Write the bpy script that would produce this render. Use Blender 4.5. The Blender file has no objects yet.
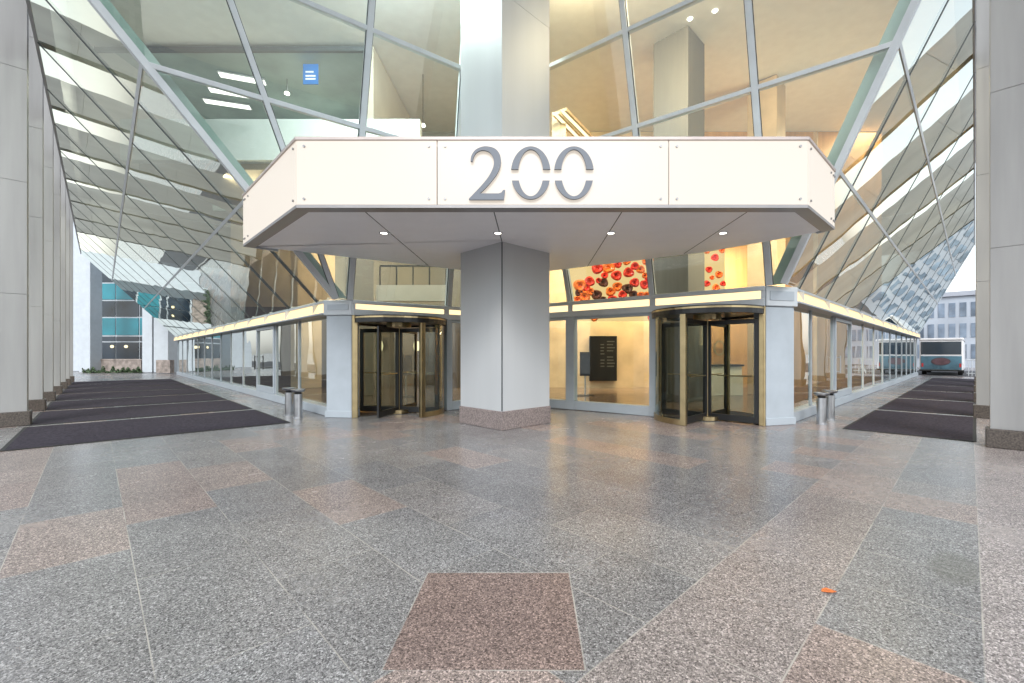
import bpy, math, random
from mathutils import Vector, Matrix
random.seed(7)
S = bpy.context.scene
COL = S.collection
R = math.radians
EYE = 1.5                      # camera height
F, PX, PY = 438.0, 532.0, 354.0
V = Vector

def ray(x, y):                 # direction of a photo pixel, camera at (0,0,EYE) looking along +Y
    return V(((x-PX)/F, 1.0, (PY-y)/F))
def at(x, y, D):               # point at depth D
    return V((0, 0, EYE)) + ray(x, y)*D
def on_plane(x, y, p0, n):
    d = ray(x, y); o = V((0, 0, EYE))
    return o + d*((p0-o).dot(n)/d.dot(n))

# ---------------------------------------------------------------- materials
def nmat(name):
    m = bpy.data.materials.new(name); m.use_nodes = True
    nt = m.node_tree; b = nt.nodes['Principled BSDF']
    return m, nt, b
def N(nt, t, **k):
    n = nt.nodes.new(t)
    for a, v in k.items(): setattr(n, a, v)
    return n
def mat(name, col, rough=.5, metal=0., var=.06, scale=3., bump=0., bscale=60., spec=.5, streak=False):
    m, nt, b = nmat(name); L = nt.links
    tc = N(nt, 'ShaderNodeTexCoord')
    nz = N(nt, 'ShaderNodeTexNoise'); nz.inputs['Scale'].default_value = scale; nz.inputs['Detail'].default_value = 6
    src = tc.outputs['Object']
    if streak:
        mp = N(nt, 'ShaderNodeMapping'); mp.inputs['Scale'].default_value = (3, 3, .25)
        L.new(src, mp.inputs[0]); src = mp.outputs[0]
    L.new(src, nz.inputs['Vector'])
    cr = N(nt, 'ShaderNodeValToRGB')
    lo = [max(0, c*(1-var*2)) for c in col]; hi = [min(1, c*(1+var*2)) for c in col]
    cr.color_ramp.elements[0].position = .3; cr.color_ramp.elements[1].position = .7
    cr.color_ramp.elements[0].color = (*lo, 1); cr.color_ramp.elements[1].color = (*hi, 1)
    L.new(nz.outputs['Fac'], cr.inputs[0]); L.new(cr.outputs[0], b.inputs['Base Color'])
    b.inputs['Metallic'].default_value = metal
    b.inputs['Specular IOR Level'].default_value = spec
    mr = N(nt, 'ShaderNodeMapRange'); mr.inputs[3].default_value = max(.02, rough-.07); mr.inputs[4].default_value = min(1, rough+.07)
    L.new(nz.outputs['Fac'], mr.inputs[0]); L.new(mr.outputs[0], b.inputs['Roughness'])
    if bump:
        n2 = N(nt, 'ShaderNodeTexNoise'); n2.inputs['Scale'].default_value = bscale; n2.inputs['Detail'].default_value = 3
        L.new(tc.outputs['Object'], n2.inputs['Vector'])
        bp = N(nt, 'ShaderNodeBump'); bp.inputs['Strength'].default_value = bump; bp.inputs['Distance'].default_value = .01
        L.new(n2.outputs['Fac'], bp.inputs['Height']); L.new(bp.outputs[0], b.inputs['Normal'])
    return m
def emat(name, col, s, var=0., scale=2.):
    m = bpy.data.materials.new(name); m.use_nodes = True; nt = m.node_tree; nt.nodes.clear()
    o = N(nt, 'ShaderNodeOutputMaterial'); e = N(nt, 'ShaderNodeEmission')
    e.inputs[0].default_value = (*col, 1); e.inputs[1].default_value = s
    nt.links.new(e.outputs[0], o.inputs[0]); return m
def glass(name, tint, base, gain, wav=.004, wscale=.5, rough=.0, refl=(.93, .97, .96)):
    m = bpy.data.materials.new(name); m.use_nodes = True; nt = m.node_tree; nt.nodes.clear(); L = nt.links
    o = N(nt, 'ShaderNodeOutputMaterial'); mx = N(nt, 'ShaderNodeMixShader')
    t = N(nt, 'ShaderNodeBsdfTransparent'); t.inputs[0].default_value = (*tint, 1)
    g = N(nt, 'ShaderNodeBsdfGlossy'); g.inputs['Roughness'].default_value = rough; g.inputs['Color'].default_value = (*refl, 1)
    ge = N(nt, 'ShaderNodeNewGeometry'); dt = N(nt, 'ShaderNodeVectorMath', operation='DOT_PRODUCT')
    L.new(ge.outputs['Normal'], dt.inputs[0]); L.new(ge.outputs['Incoming'], dt.inputs[1])
    ab_ = N(nt, 'ShaderNodeMath', operation='ABSOLUTE'); L.new(dt.outputs['Value'], ab_.inputs[0])
    om = N(nt, 'ShaderNodeMath', operation='SUBTRACT', use_clamp=True); om.inputs[0].default_value = 1; L.new(ab_.outputs[0], om.inputs[1])
    fr = N(nt, 'ShaderNodeMath', operation='POWER'); fr.inputs[1].default_value = 5; L.new(om.outputs[0], fr.inputs[0])
    ma = N(nt, 'ShaderNodeMath', operation='MULTIPLY_ADD', use_clamp=True)
    ma.inputs[1].default_value = gain; ma.inputs[2].default_value = base
    L.new(fr.outputs[0], ma.inputs[0]); L.new(ma.outputs[0], mx.inputs[0])
    if wav:
        tc = N(nt, 'ShaderNodeTexCoord'); nz = N(nt, 'ShaderNodeTexNoise'); nz.inputs['Scale'].default_value = wscale; nz.inputs['Detail'].default_value = 1
        L.new(tc.outputs['Object'], nz.inputs['Vector'])
        bp = N(nt, 'ShaderNodeBump'); bp.inputs['Strength'].default_value = 1; bp.inputs['Distance'].default_value = wav*4
        L.new(nz.outputs['Fac'], bp.inputs['Height']); L.new(bp.outputs[0], g.inputs['Normal'])
    L.new(t.outputs[0], mx.inputs[1]); L.new(g.outputs[0], mx.inputs[2]); L.new(mx.outputs[0], o.inputs[0])
    return m

EXPO = 0.95
LIT = 1.0/2**EXPO              # emission that renders as white

def paving_mat():
    m, nt, b = nmat('granite_paving'); L = nt.links
    tc = N(nt, 'ShaderNodeTexCoord'); P = tc.outputs['Object']
    def math_(op, a, bb=None, c=None):
        n = N(nt, 'ShaderNodeMath', operation=op)
        for i, q in enumerate((a, bb, c)):
            if q is None: continue
            if isinstance(q, (int, float)): n.inputs[i].default_value = q
            else: L.new(q, n.inputs[i])
        return n.outputs[0]
    def mix(fac, a, bb):
        n = N(nt, 'ShaderNodeMix', data_type='RGBA')
        for i, q in ((0, fac), (6, a), (7, bb)):
            if isinstance(q, tuple): n.inputs[i].default_value = (*q, 1)
            elif isinstance(q, (int, float)): n.inputs[i].default_value = q
            else: L.new(q, n.inputs[i])
        return n.outputs[2]
    sp = N(nt, 'ShaderNodeSeparateXYZ'); L.new(P, sp.inputs[0])
    x, y = sp.outputs[0], sp.outputs[1]
    k = 1/math.sqrt(2)
    u = math_('MULTIPLY', math_('ADD', x, y), k); v = math_('MULTIPLY', math_('SUBTRACT', x, y), k)
    T = .66
    cu = math_('DIVIDE', math_('SUBTRACT', u, .2), T); cv = math_('DIVIDE', math_('SUBTRACT', v, .05), T)
    # slabs are two modules long, staggered
    fu = math_('FLOOR', cu)
    cv2 = math_('DIVIDE', math_('ADD', cv, math_('MODULO', fu, 2)), 2)
    fv = math_('FLOOR', cv2)
    cell = N(nt, 'ShaderNodeCombineXYZ'); L.new(fu, cell.inputs[0]); L.new(fv, cell.inputs[1])
    wn = N(nt, 'ShaderNodeTexWhiteNoise', noise_dimensions='2D'); L.new(cell.outputs[0], wn.inputs['Vector'])
    ramp = N(nt, 'ShaderNodeValToRGB'); ramp.color_ramp.interpolation = 'CONSTANT'
    els = [(0, (.262, .26, .265)), (.16, (.238, .234, .236)), (.3, (.292, .28, .275)), (.42, (.255, .25, .252)), (.56, (.325, .262, .24)), (.66, (.262, .258, .26)), (.78, (.335, .28, .258)), (.88, (.245, .242, .246))]
    while len(ramp.color_ramp.elements) < len(els): ramp.color_ramp.elements.new(.5)
    for e, (p, c) in zip(ramp.color_ramp.elements, els): e.position = p; e.color = (*c, 1)
    L.new(wn.outputs['Value'], ramp.inputs[0]); col = ramp.outputs[0]
    # pale pink band and the pale strip at the far right
    band = math_('MULTIPLY', math_('GREATER_THAN', v, -1.27), math_('LESS_THAN', v, -.61))
    col = mix(math_('MULTIPLY', band, .75), col, (.335, .288, .27))
    strip = math_('GREATER_THAN', v, .05)
    col = mix(strip, col, (.37, .335, .328))
    # rose square on the entrance axis
    sq = math_('MULTIPLY', math_('MULTIPLY', math_('GREATER_THAN', x, -.71), math_('LESS_THAN', x, .25)),
               math_('MULTIPLY', math_('GREATER_THAN', y, 2.08), math_('LESS_THAN', y, 3.0)))
    col = mix(sq, col, (.245, .182, .164))
    sqo = math_('MULTIPLY', math_('MULTIPLY', math_('GREATER_THAN', x, -.718), math_('LESS_THAN', x, .258)), math_('MULTIPLY', math_('GREATER_THAN', y, 2.072), math_('LESS_THAN', y, 3.008)))
    # aggregate
    vo = N(nt, 'ShaderNodeTexVoronoi'); vo.inputs['Scale'].default_value = 115; vo.inputs['Randomness'].default_value = 1
    L.new(P, vo.inputs['Vector'])
    bw = N(nt, 'ShaderNodeSeparateColor'); L.new(vo.outputs['Color'], bw.inputs[0])
    r2 = N(nt, 'ShaderNodeValToRGB')
    e = r2.color_ramp.elements; e[0].position = .0; e[0].color = (.30, .29, .29, 1); e[1].position = 1; e[1].color = (1.9, 1.88, 1.86, 1)
    q = e.new(.3); q.color = (.80, .79, .79, 1); q = e.new(.75); q.color = (1.08, 1.06, 1.05, 1)
    L.new(bw.outputs[0], r2.inputs[0])
    vo2 = N(nt, 'ShaderNodeTexVoronoi'); vo2.inputs['Scale'].default_value = 260; L.new(P, vo2.inputs['Vector'])
    bw2 = N(nt, 'ShaderNodeSeparateColor'); L.new(vo2.outputs['Color'], bw2.inputs[0])
    spk = N(nt, 'ShaderNodeMapRange'); spk.inputs[3].default_value = .42; spk.inputs[4].default_value = 1.32; L.new(bw2.outputs[1], spk.inputs[0])
    sc2 = N(nt, 'ShaderNodeVectorMath', operation='SCALE'); L.new(col, sc2.inputs[0]); L.new(spk.outputs[0], sc2.inputs['Scale']); col = sc2.outputs[0]
    mul = N(nt, 'ShaderNodeMix', data_type='RGBA', blend_type='MULTIPLY'); mul.inputs[0].default_value = .95
    L.new(col, mul.inputs[6]); L.new(r2.outputs[0], mul.inputs[7]); col = mul.outputs[2]
    # broad wear
    nz = N(nt, 'ShaderNodeTexNoise'); nz.inputs['Scale'].default_value = .9; nz.inputs['Detail'].default_value = 8; nz.inputs['Roughness'].default_value = .65
    L.new(P, nz.inputs['Vector'])
    wr = N(nt, 'ShaderNodeMapRange'); wr.inputs[1].default_value = .3; wr.inputs[2].default_value = .7; wr.inputs[3].default_value = .82; wr.inputs[4].default_value = 1.15
    L.new(nz.outputs['Fac'], wr.inputs[0])
    sc = N(nt, 'ShaderNodeVectorMath', operation='SCALE'); L.new(col, sc.inputs[0]); L.new(wr.outputs[0], sc.inputs['Scale']); col = sc.outputs[0]
    # damp stain by the right seam
    dx = math_('SUBTRACT', x, 3.0); dy = math_('SUBTRACT', y, 3.05)
    du = math_('MULTIPLY', math_('ADD', dx, dy), k); dv = math_('MULTIPLY', math_('SUBTRACT', dx, dy), k)
    rr = math_('ADD', math_('POWER', math_('DIVIDE', du, .34), 2.0), math_('POWER', math_('DIVIDE', math_('ADD', dv, .04), .15), 2.0))
    rr = math_('ADD', rr, math_('MULTIPLY', nz.outputs['Fac'], .9))
    st = N(nt, 'ShaderNodeMapRange'); st.inputs[1].default_value = 1.5; st.inputs[2].default_value = .9; L.new(rr, st.inputs[0])
    st2 = math_('MULTIPLY', st.outputs[0], math_('LESS_THAN', v, .05))
    col = mix(math_('MULTIPLY', st2, .45), col, (.10, .10, .08))
    # joints
    def line(c, w):
        f = math_('FRACT', c); d = math_('MINIMUM', f, math_('SUBTRACT', 1.0, f)); return math_('LESS_THAN', d, w)
    jl = math_('MAXIMUM', line(cu, .0048), line(cv2, .0024))
    for c0 in (.05, -.61, -1.27): jl = math_('MAXIMUM', jl, math_('LESS_THAN', math_('ABSOLUTE', math_('SUBTRACT', v, c0)), .004))
    jl = math_('MULTIPLY', jl, math_('SUBTRACT', 1.0, sq))
    jl = math_('MAXIMUM', jl, math_('SUBTRACT', sqo, sq))
    jn = N(nt, 'ShaderNodeTexNoise'); jn.inputs['Scale'].default_value = 2.2; L.new(P, jn.inputs['Vector'])
    jf = N(nt, 'ShaderNodeMapRange'); jf.inputs[1].default_value = .4; jf.inputs[2].default_value = .6; jf.inputs[3].default_value = .2; jf.inputs[4].default_value = .95
    L.new(jn.outputs['Fac'], jf.inputs[0])
    col = mix(math_('MULTIPLY', jl, jf.outputs[0]), col, (.42, .395, .355))
    L.new(col, b.inputs['Base Color'])
    ro = N(nt, 'ShaderNodeMapRange'); ro.inputs[3].default_value = .15; ro.inputs[4].default_value = .36
    L.new(nz.outputs['Fac'], ro.inputs[0]); L.new(ro.outputs[0], b.inputs['Roughness'])
    bp = N(nt, 'ShaderNodeBump'); bp.inputs['Strength'].default_value = .12; bp.inputs['Distance'].default_value = .002
    L.new(vo.outputs['Distance'], bp.inputs['Height']); L.new(bp.outputs[0], b.inputs['Normal'])
    return m

def facade_mat(name, wall, glassc, fx, fz, wx=.6, wz=.62):
    """procedural window grid for far buildings across the street"""
    m, nt, b = nmat(name); L = nt.links
    tc = N(nt, 'ShaderNodeTexCoord')
    br = N(nt, 'ShaderNodeTexBrick'); br.offset = 0; br.inputs['Scale'].default_value = 1
    br.inputs['Brick Width'].default_value = fx; br.inputs['Row Height'].default_value = fz
    br.inputs['Mortar Size'].default_value = .35; br.inputs['Mortar Smooth'].default_value = 0
    br.inputs['Color1'].default_value = (*glassc, 1); br.inputs['Color2'].default_value = (*[c*1.7 for c in glassc], 1)
    br.inputs['Mortar'].default_value = (*wall, 1)
    mp = N(nt, 'ShaderNodeMapping'); mp.inputs['Rotation'].default_value = (R(90), 0, 0)
    L.new(tc.outputs['Object'], mp.inputs[0]); L.new(mp.outputs[0], br.inputs[0]); L.new(br.outputs[0], b.inputs['Base Color'])
    b.inputs['Roughness'].default_value = .4
    return m

M = {}
M['paving'] = paving_mat()
M['road'] = mat('asphalt', (.06, .06, .065), .8, var=.15, scale=1.5, bump=.3)
M['kerb'] = mat('kerb_stone', (.34, .33, .32), .7)
M['column'] = mat('column_panel', (.32, .318, .314), .5, var=.07, scale=1.1, bump=.06, bscale=25, streak=True)
M['column_white'] = mat('white_metal_panel', (.49, .505, .515), .42, var=.02, scale=.7, streak=True)
M['plinth'] = mat('dark_granite', (.085, .07, .06), .35, var=.3, scale=45)
M['plinth_grey'] = mat('grey_granite', (.23, .19, .18), .4, var=.25, scale=40)
M['alu'] = mat('painted_aluminium', (.55, .585, .61), .35, var=.03, spec=.5)
M['alu_white'] = mat('white_aluminium', (.40, .445, .485), .35, var=.03)
M['alu_dark'] = mat('dark_gasket', (.05, .06, .065), .4, var=.1)
M['steel'] = mat('brushed_steel', (.52, .53, .55), .32, metal=1, var=.05, scale=8)
M['number_metal'] = mat('satin_number_metal', (.15, .165, .19), .5, metal=.2, var=.04)
M['brass'] = mat('brass', (.47, .37, .21), .32, metal=1, var=.06, scale=5)
M['black'] = mat('black_metal', (.012, .012, .013), .35, var=.1)
M['soffit'] = mat('white_soffit', (.92, .92, .95), .5, var=.01)
M['rim'] = mat('canopy_rim_metal', (.30, .29, .29), .42, metal=.4, var=.04)
M['copper_trim'] = mat('canopy_top_trim', (.50, .43, .40), .4, metal=.3, var=.05)
def acrylic():
    m, nt, b = nmat('lit_acrylic'); b.inputs['Base Color'].default_value = (.30, .275, .25, 1); b.inputs['Roughness'].default_value = .3
    b.inputs['Emission Color'].default_value = (1.0, .89, .76, 1); b.inputs['Emission Strength'].default_value = LIT*.60
    return m
M['lit_face'] = acrylic()
M['lit_band'] = emat('lit_band', (1.0, .70, .36), LIT*1.9)
M['downlight'] = emat('downlight_lens', (1.0, .93, .8), LIT*6)
M['tube'] = emat('fluorescent_tube', (1.0, .98, .88), LIT*3)
M['warm_tube'] = emat('warm_tube', (1.0, .85, .5), LIT*2.2)
M['screw'] = mat('screw', (.3, .3, .3), .4, metal=.8)
M['mat'] = mat('entrance_carpet', (.050, .044, .056), .95, var=.22, scale=26, bump=.6, bscale=220, spec=.1)
M['g_slope'] = glass('sloped_glass', (.80, .87, .80), .48, 1.0, wav=.0016, wscale=.45, refl=(.92, .96, .90))
M['g_front'] = glass('front_glass', (.80, .88, .85), .07, .9, wav=.002, wscale=.6)
M['g_shop'] = glass('shopfront_glass', (.70, .78, .76), .20, 1.1, wav=.003, wscale=.5)
M['g_door'] = glass('door_glass', (.62, .66, .62), .06, .9, wav=.001, wscale=.8)
M['lobby_floor'] = mat('lobby_floor', (.13, .09, .065), .18, var=.1, scale=2)
M['stone_warm'] = mat('warm_stone', (.56, .42, .27), .45, var=.08, scale=1.2)
M['wall_taupe'] = mat('taupe_wall', (.31, .28, .225), .5, var=.05, scale=.8)
M['wall_dark'] = mat('brown_wall', (.05, .036, .028), .5, var=.1, scale=1)
M['wall_grey'] = mat('grey_brown_wall', (.15, .135, .11), .5, var=.06, scale=.8)
M['wall_teal'] = mat('office_wall', (.30, .38, .37), .6, var=.1, scale=.7)
M['wood_orange'] = mat('orange_timber', (.52, .29, .12), .4, var=.08, scale=2, streak=True)
M['ceiling'] = mat('plaster_ceiling', (.80, .79, .77), .7, var=.02)
M['parapet'] = mat('white_parapet', (.47, .52, .51), .5, var=.02)
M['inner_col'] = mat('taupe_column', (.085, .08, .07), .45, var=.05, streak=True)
M['screen'] = mat('black_screen', (.008, .008, .009), .35, var=.1, spec=.15)
M['screen_text'] = mat('directory_lines', (.10, .095, .085), .4)
M['art_panel'] = emat('backlit_art_panel', (1.0, .68, .30), LIT*1.1)
M['orange'] = mat('orange_glass_disc', (.85, .18, .03), .25, var=.15, scale=5)
M['red'] = mat('red_glass_disc', (.72, .05, .03), .25, var=.15, scale=5)
M['umber'] = mat('umber_glass_disc', (.10, .03, .02), .25, var=.15, scale=5)
M['blue_sign'] = mat('blue_sign', (.01, .15, .46), .4, var=.02)
M['white'] = mat('white_paint', (.8, .8, .8), .4, var=.02)
M['teal_panel'] = mat('teal_spandrel', (.02, .20, .25), .2, var=.15, scale=.4)
M['dark_glass'] = mat('dark_window_glass', (.018, .03, .045), .08, var=.3, scale=.4)
M['bg_white'] = mat('pale_cladding', (.50, .54, .58), .5, var=.03)
M['bg_stone'] = mat('planter_stone', (.28, .235, .21), .7, var=.2, scale=4)
M['leaf'] = mat('shrub_leaf', (.05, .085, .035), .6, var=.4, scale=8)
M['bus_white'] = mat('bus_white', (.70, .70, .72), .3, var=.03)
M['bus_blue'] = mat('bus_teal_paint', (.07, .15, .20), .3, var=.2, scale=1.2)
M['bus_logo'] = mat('bus_emblem', (.07, .05, .06), .4, var=.2)
M['bus_red'] = mat('red_lens', (.45, .03, .03), .3)
M['bus_maroon'] = mat('emblem_maroon', (.10, .055, .065), .4, var=.2)
M['rubber'] = mat('rubber', (.02, .02, .02), .8)
M['bg_blue'] = mat('hazy_blue_cladding', (.42, .46, .52), .5, var=.1, scale=.2)  # colour lightened to put distance haze into it
M['bg_grey'] = mat('far_grey_stone', (.38, .40, .45), .6, var=.08, scale=.2)
M['bg_win'] = mat('hazy_blue_window', (.20, .25, .32), .15, var=.25, scale=.5)  # haze mixed into the glass colour of the far blocks
M['green_strip'] = mat('pale_green_strip', (.40, .50, .46), .5, var=.03)
M['opp'] = facade_mat('opposite_facade', (.55, .53, .50), (.03, .05, .06), 1.8, 3.4)
M['opp2'] = facade_mat('opposite_facade_grey', (.66, .69, .72), (.30, .36, .42), 1.5, 3.2)
M['leaf_orange'] = mat('fallen_leaf', (.62, .16, .04), .6, var=.25, scale=60)
M['cream'] = mat('cream_counter', (.75, .72, .62), .4, var=.02)

# ---------------------------------------------------------------- mesh builder
class MB:
    def __init__(s): s.v = []; s.f = []
    def face(s, pts):
        i = len(s.v); s.v += [tuple(p) for p in pts]; s.f.append(list(range(i, i+len(pts)))); return s
    def hexa(s, b, t):           # bottom loop, top loop (same order)
        n = len(b); i = len(s.v); s.v += [tuple(p) for p in b] + [tuple(p) for p in t]
        s.f.append(list(range(i+n-1, i-1, -1))); s.f.append(list(range(i+n, i+2*n)))
        for k in range(n):
            j = (k+1) % n; s.f.append([i+k, i+j, i+n+j, i+n+k])
        return s
    def box(s, a, b):
        x0, y0, z0 = a; x1, y1, z1 = b
        return s.hexa([(x0, y0, z0), (x1, y0, z0), (x1, y1, z0), (x0, y1, z0)], [(x0, y0, z1), (x1, y0, z1), (x1, y1, z1), (x0, y1, z1)])
    def prism(s, poly, z0, z1):
        a = sum(poly[i][0]*poly[(i+1) % len(poly)][1]-poly[(i+1) % len(poly)][0]*poly[i][1] for i in range(len(poly)))
        if a < 0: poly = poly[::-1]
        return s.hexa([(p[0], p[1], z0) for p in poly], [(p[0], p[1], z1) for p in poly])
    def bar(s, p, q, w, d, nrm, off=0.):   # w across, d along nrm, centred at off
        p, q, nrm = V(p), V(q), V(nrm).normalized(); ax = (q-p).normalized(); side = ax.cross(nrm).normalized(); nn = side.cross(ax)
        c = [(-.5, -.5), (.5, -.5), (.5, .5), (-.5, .5)]
        return s.hexa([p+side*w*a+nn*(d*b+off) for a, b in c], [q+side*w*a+nn*(d*b+off) for a, b in c])
    def tube(s, p, q, r, r2=None, n=20):
        p, q = V(p), V(q); r2 = r if r2 is None else r2; ax = (q-p).normalized()
        u = ax.orthogonal().normalized(); w = ax.cross(u)
        A = [2*math.pi*k/n for k in range(n)]
        return s.hexa([p+(u*math.cos(a)+w*math.sin(a))*r for a in A], [q+(u*math.cos(a)+w*math.sin(a))*r2 for a in A])
    def lathe(s, c, prof, n=24):
        c = V(c)
        for (r0, z0), (r1, z1) in zip(prof, prof[1:]):
            for k in range(n):
                a, b = 2*math.pi*k/n, 2*math.pi*(k+1)/n
                pts = [c+V((r*math.cos(t), r*math.sin(t), z)) for r, z, t in ((r0, z0, a), (r0, z0, b), (r1, z1, b), (r1, z1, a))]
                s.face(pts)
        return s
    def build(s, name, m, parent=None, bevel=0., smooth=False):
        me = bpy.data.meshes.new(name); me.from_pydata(s.v, [], s.f); me.update()
        o = bpy.data.objects.new(name, me); COL.objects.link(o); me.materials.append(M[m] if isinstance(m, str) else m)
        if smooth:
            import bmesh
            bm = bmesh.new(); bm.from_mesh(me); bmesh.ops.remove_doubles(bm, verts=bm.verts, dist=1e-5)
            bmesh.ops.recalc_face_normals(bm, faces=bm.faces); bm.to_mesh(me); bm.free()
            for p in me.polygons: p.use_smooth = True
            me.set_sharp_from_angle(angle=R(35))
        if bevel:
            bv = o.modifiers.new('Bevel', 'BEVEL'); bv.width = bevel; bv.segments = 2; bv.limit_method = 'ANGLE'
        if parent: 
            o.parent = parent; o.matrix_parent_inverse = parent.matrix_basis.inverted()
        return o
def tag(o, label=None, cat=None, group=None, kind=None):
    if label: o['label'] = label
    if cat: o['category'] = cat
    if group: o['group'] = group
    if kind: o['kind'] = kind
    return o
def thing(name, loc, label, cat, group=None):
    o = bpy.data.objects.new(name, None); COL.objects.link(o); o.location = loc; o.empty_display_size = .2
    return tag(o, label, cat, group)
def copy_tree(o, parent=None):
    c = o.copy(); COL.objects.link(c)
    if parent: c.parent = parent
    for ch in list(o.children): copy_tree(ch, c)
    return c

# ---------------------------------------------------------------- plan geometry
aL = V((-430, 438, 0)).normalized(); nL = V((aL.y, -aL.x, 0))    # left facade: along / inward normal
aR = V((443, 438, 0)).normalized(); nR = V((aR.y, -aR.x, 0))     # right facade: along / outward normal
L0 = V((-4.84, 10.35, 0)); R0 = V((5.57, 9.32, 0))
fL, fR = L0.dot(nL), R0.dot(nR)                                  # facade offsets
cL, cR = -1.0, 0.0                                               # column planes
sL, sR = 1.10, 2.10                                              # rise of the sloped glazing
ZL, ZR = EYE+1.27, EYE+1.42
END = 30.0
def pl(n, a, z=0.): return nL*n + aL*a + V((0, 0, z))            # left coordinates
def pr(n, a, z=0.): return nR*n + aR*a + V((0, 0, z))
aL0, aR0 = L0.dot(aL), R0.dot(aR)
def zl(n): return ZL+sL*(fL-n)
def zr(n): return ZR+sR*(n-fR)
NL = V((-nL.x*sL, -nL.y*sL, -1)).normalized()                    # outward normals of the slopes
NR = V((nR.x*sR, nR.y*sR, -1)).normalized()
PLp = pl(fL, aL0, ZL); PRp = pr(fR, aR0, ZR)
nodeL = on_plane(142, 63, PLp, NL); nodeR = on_plane(899, 42, PRp, NR)
dFL = V((.81, .588, 0)).normalized(); dFR = V((-.81, .588, 0)).normalized()
bFL = V((-4.2, 10.27, ZL)); bFR = V((4.85, 9.125, ZR))
NFL = dFL.cross(nodeL-bFL).normalized();  NFL = NFL if NFL.y < 0 else -NFL
NFR = dFR.cross(nodeR-bFR).normalized();  NFR = NFR if NFR.y < 0 else -NFR
def meet(pa, na, pb, nb, pc, nc):
    m = Matrix((na, nb, nc)); return m.inverted() @ V((pa.dot(na), pb.dot(nb), pc.dot(nc)))
UP = V((0, 0, 1)); ZC = EYE+9.9
def hz(z): return V((0, 0, z))
hipL0 = meet(PLp, NL, bFL, NFL, hz(ZL), UP); hipR0 = meet(PRp, NR, bFR, NFR, hz(ZR), UP)
hipL1 = meet(PLp, NL, bFL, NFL, nL*cL, nL); hipR1 = meet(PRp, NR, bFR, NFR, nR*cR, nR)
topL = meet(bFL, NFL, nL*cL, nL, hz(ZC), UP); topR = meet(bFR, NFR, nR*cR, nR, hz(ZC), UP)
apexL0 = meet(bFL, NFL, bFR, NFR, hz(ZL), UP); apexR0 = meet(bFL, NFL, bFR, NFR, hz(ZR), UP); apexT = meet(bFL, NFL, bFR, NFR, hz(ZC), UP)

# ---------------------------------------------------------------- setting
g = MB().face([(-3000, -3000, 0), (3000, -3000, 0), (3000, 3000, 0), (-3000, 3000, 0)]).build('pavement', 'paving'); tag(g, kind='structure')
def road(pts, z): return tag(MB().face([(p.x, p.y, z) for p in pts]).build('road', 'road'), kind='structure')
road([pl(-4.5, -60), pl(-14, -60), pl(-14, 120), pl(-4.5, 120)], .004)
road([pr(4.5, -60), pr(4.5, 120), pr(14, 120), pr(14, -60)], .008)
road([pr(-60, aR0+30.5), pr(4.4, aR0+30.5), pr(4.4, aR0+44), pr(-60, aR0+44)], .012)
mb = MB(); mb.prism([pl(-4.3, -20), pl(-4.5, -20), pl(-4.5, 70), pl(-4.3, 70)], .0, .12); tag(mb.build('kerb', 'kerb', bevel=.02), kind='structure')
mb = MB(); mb.prism([pr(4.3, -20), pr(4.5, -20), pr(4.5, 38), pr(4.3, 38)], .0, .12); tag(mb.build('kerb', 'kerb', bevel=.02), kind='structure')
DB = 19.5                                                         # back wall of the lobby
xbL = (pl(fL, 0).dot(nL)-DB*nL.y)/nL.x; xbR = (fR-DB*nR.y)/nR.x    # facade lines at the back wall
aBL = V((xbL, DB, 0)).dot(aL); aBR = V((xbR, DB, 0)).dot(aR)
mb = MB(); mb.face([(bFL.x+.2, bFL.y+.35, .012), (-.575, 12.7, .012), (bFR.x-.2, bFR.y+.35, .012), (R0.x-.1, R0.y+.4, .012)] + [tuple(pr(fR-.25, aR0+END, .012)), tuple(pr(-9.2, aR0+END, .012)), tuple(pl(9.2, aL0+END, .012)), tuple(pl(fL+.25, aL0+END, .012)), (L0.x+.1, L0.y+.4, .012)])
tag(mb.build('floor', 'lobby_floor'), kind='structure')

# lobby shell
def wall(name, poly, z0, z1, m): return tag(MB().prism(poly, z0, z1).build(name, m), kind='structure')
wall('lobby_wall', [(xbL+.4, DB), (-1.2, DB), (-1.2, DB+.3), (xbL+.4, DB+.3)], 0, 3.6, 'wall_dark')
wall('lobby_wall', [(-7.6, DB+.01), (-1.2, DB+.01), (-1.2, DB+.3), (-7.6, DB+.3)], 3.6, ZC-.01, 'wall_grey')
wall('lobby_wall', [(xbL+.4, DB+.012), (-7.61, DB+.012), (-7.61, DB+.3), (xbL+.4, DB+.3)], 3.6, ZC-.01, 'stone_warm')
wall('lobby_wall', [(-1.19, DB-.01), (5.6, DB-.01), (5.6, DB+.29), (-1.19, DB+.29)], 0, ZC-.01, 'stone_warm')
wall('lobby_wall', [(5.61, DB), (xbR-.3, DB), (xbR-.3, DB+.3), (5.61, DB+.3)], 0, ZC-.01, 'wood_orange')
wall('lobby_wall', [pl(9.2, aBL-.5), pl(9.5, aBL-.5), pl(9.5, aL0+END), pl(9.2, aL0+END)], 0, ZC-.02, 'wall_taupe')
wall('lobby_wall', [pr(-9.2, aBR-.5), pr(-9.5, aBR-.5), pr(-9.5, aR0+END), pr(-9.2, aR0+END)], 0, ZC-.02, 'stone_warm')
wall('lobby_wall', [pl(cL+.3, aL0+END), pl(9.2, aL0+END), pl(9.2, aL0+END+.3), pl(cL+.3, aL0+END+.3)], EYE+6.6, ZC-.02, 'wall_taupe')
wall('lobby_wall', [pr(cR-.3, aR0+END), pr(-9.2, aR0+END), pr(-9.2, aR0+END+.3), pr(cR-.3, aR0+END+.3)], EYE+7.2, ZC-.02, 'wall_taupe')
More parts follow.
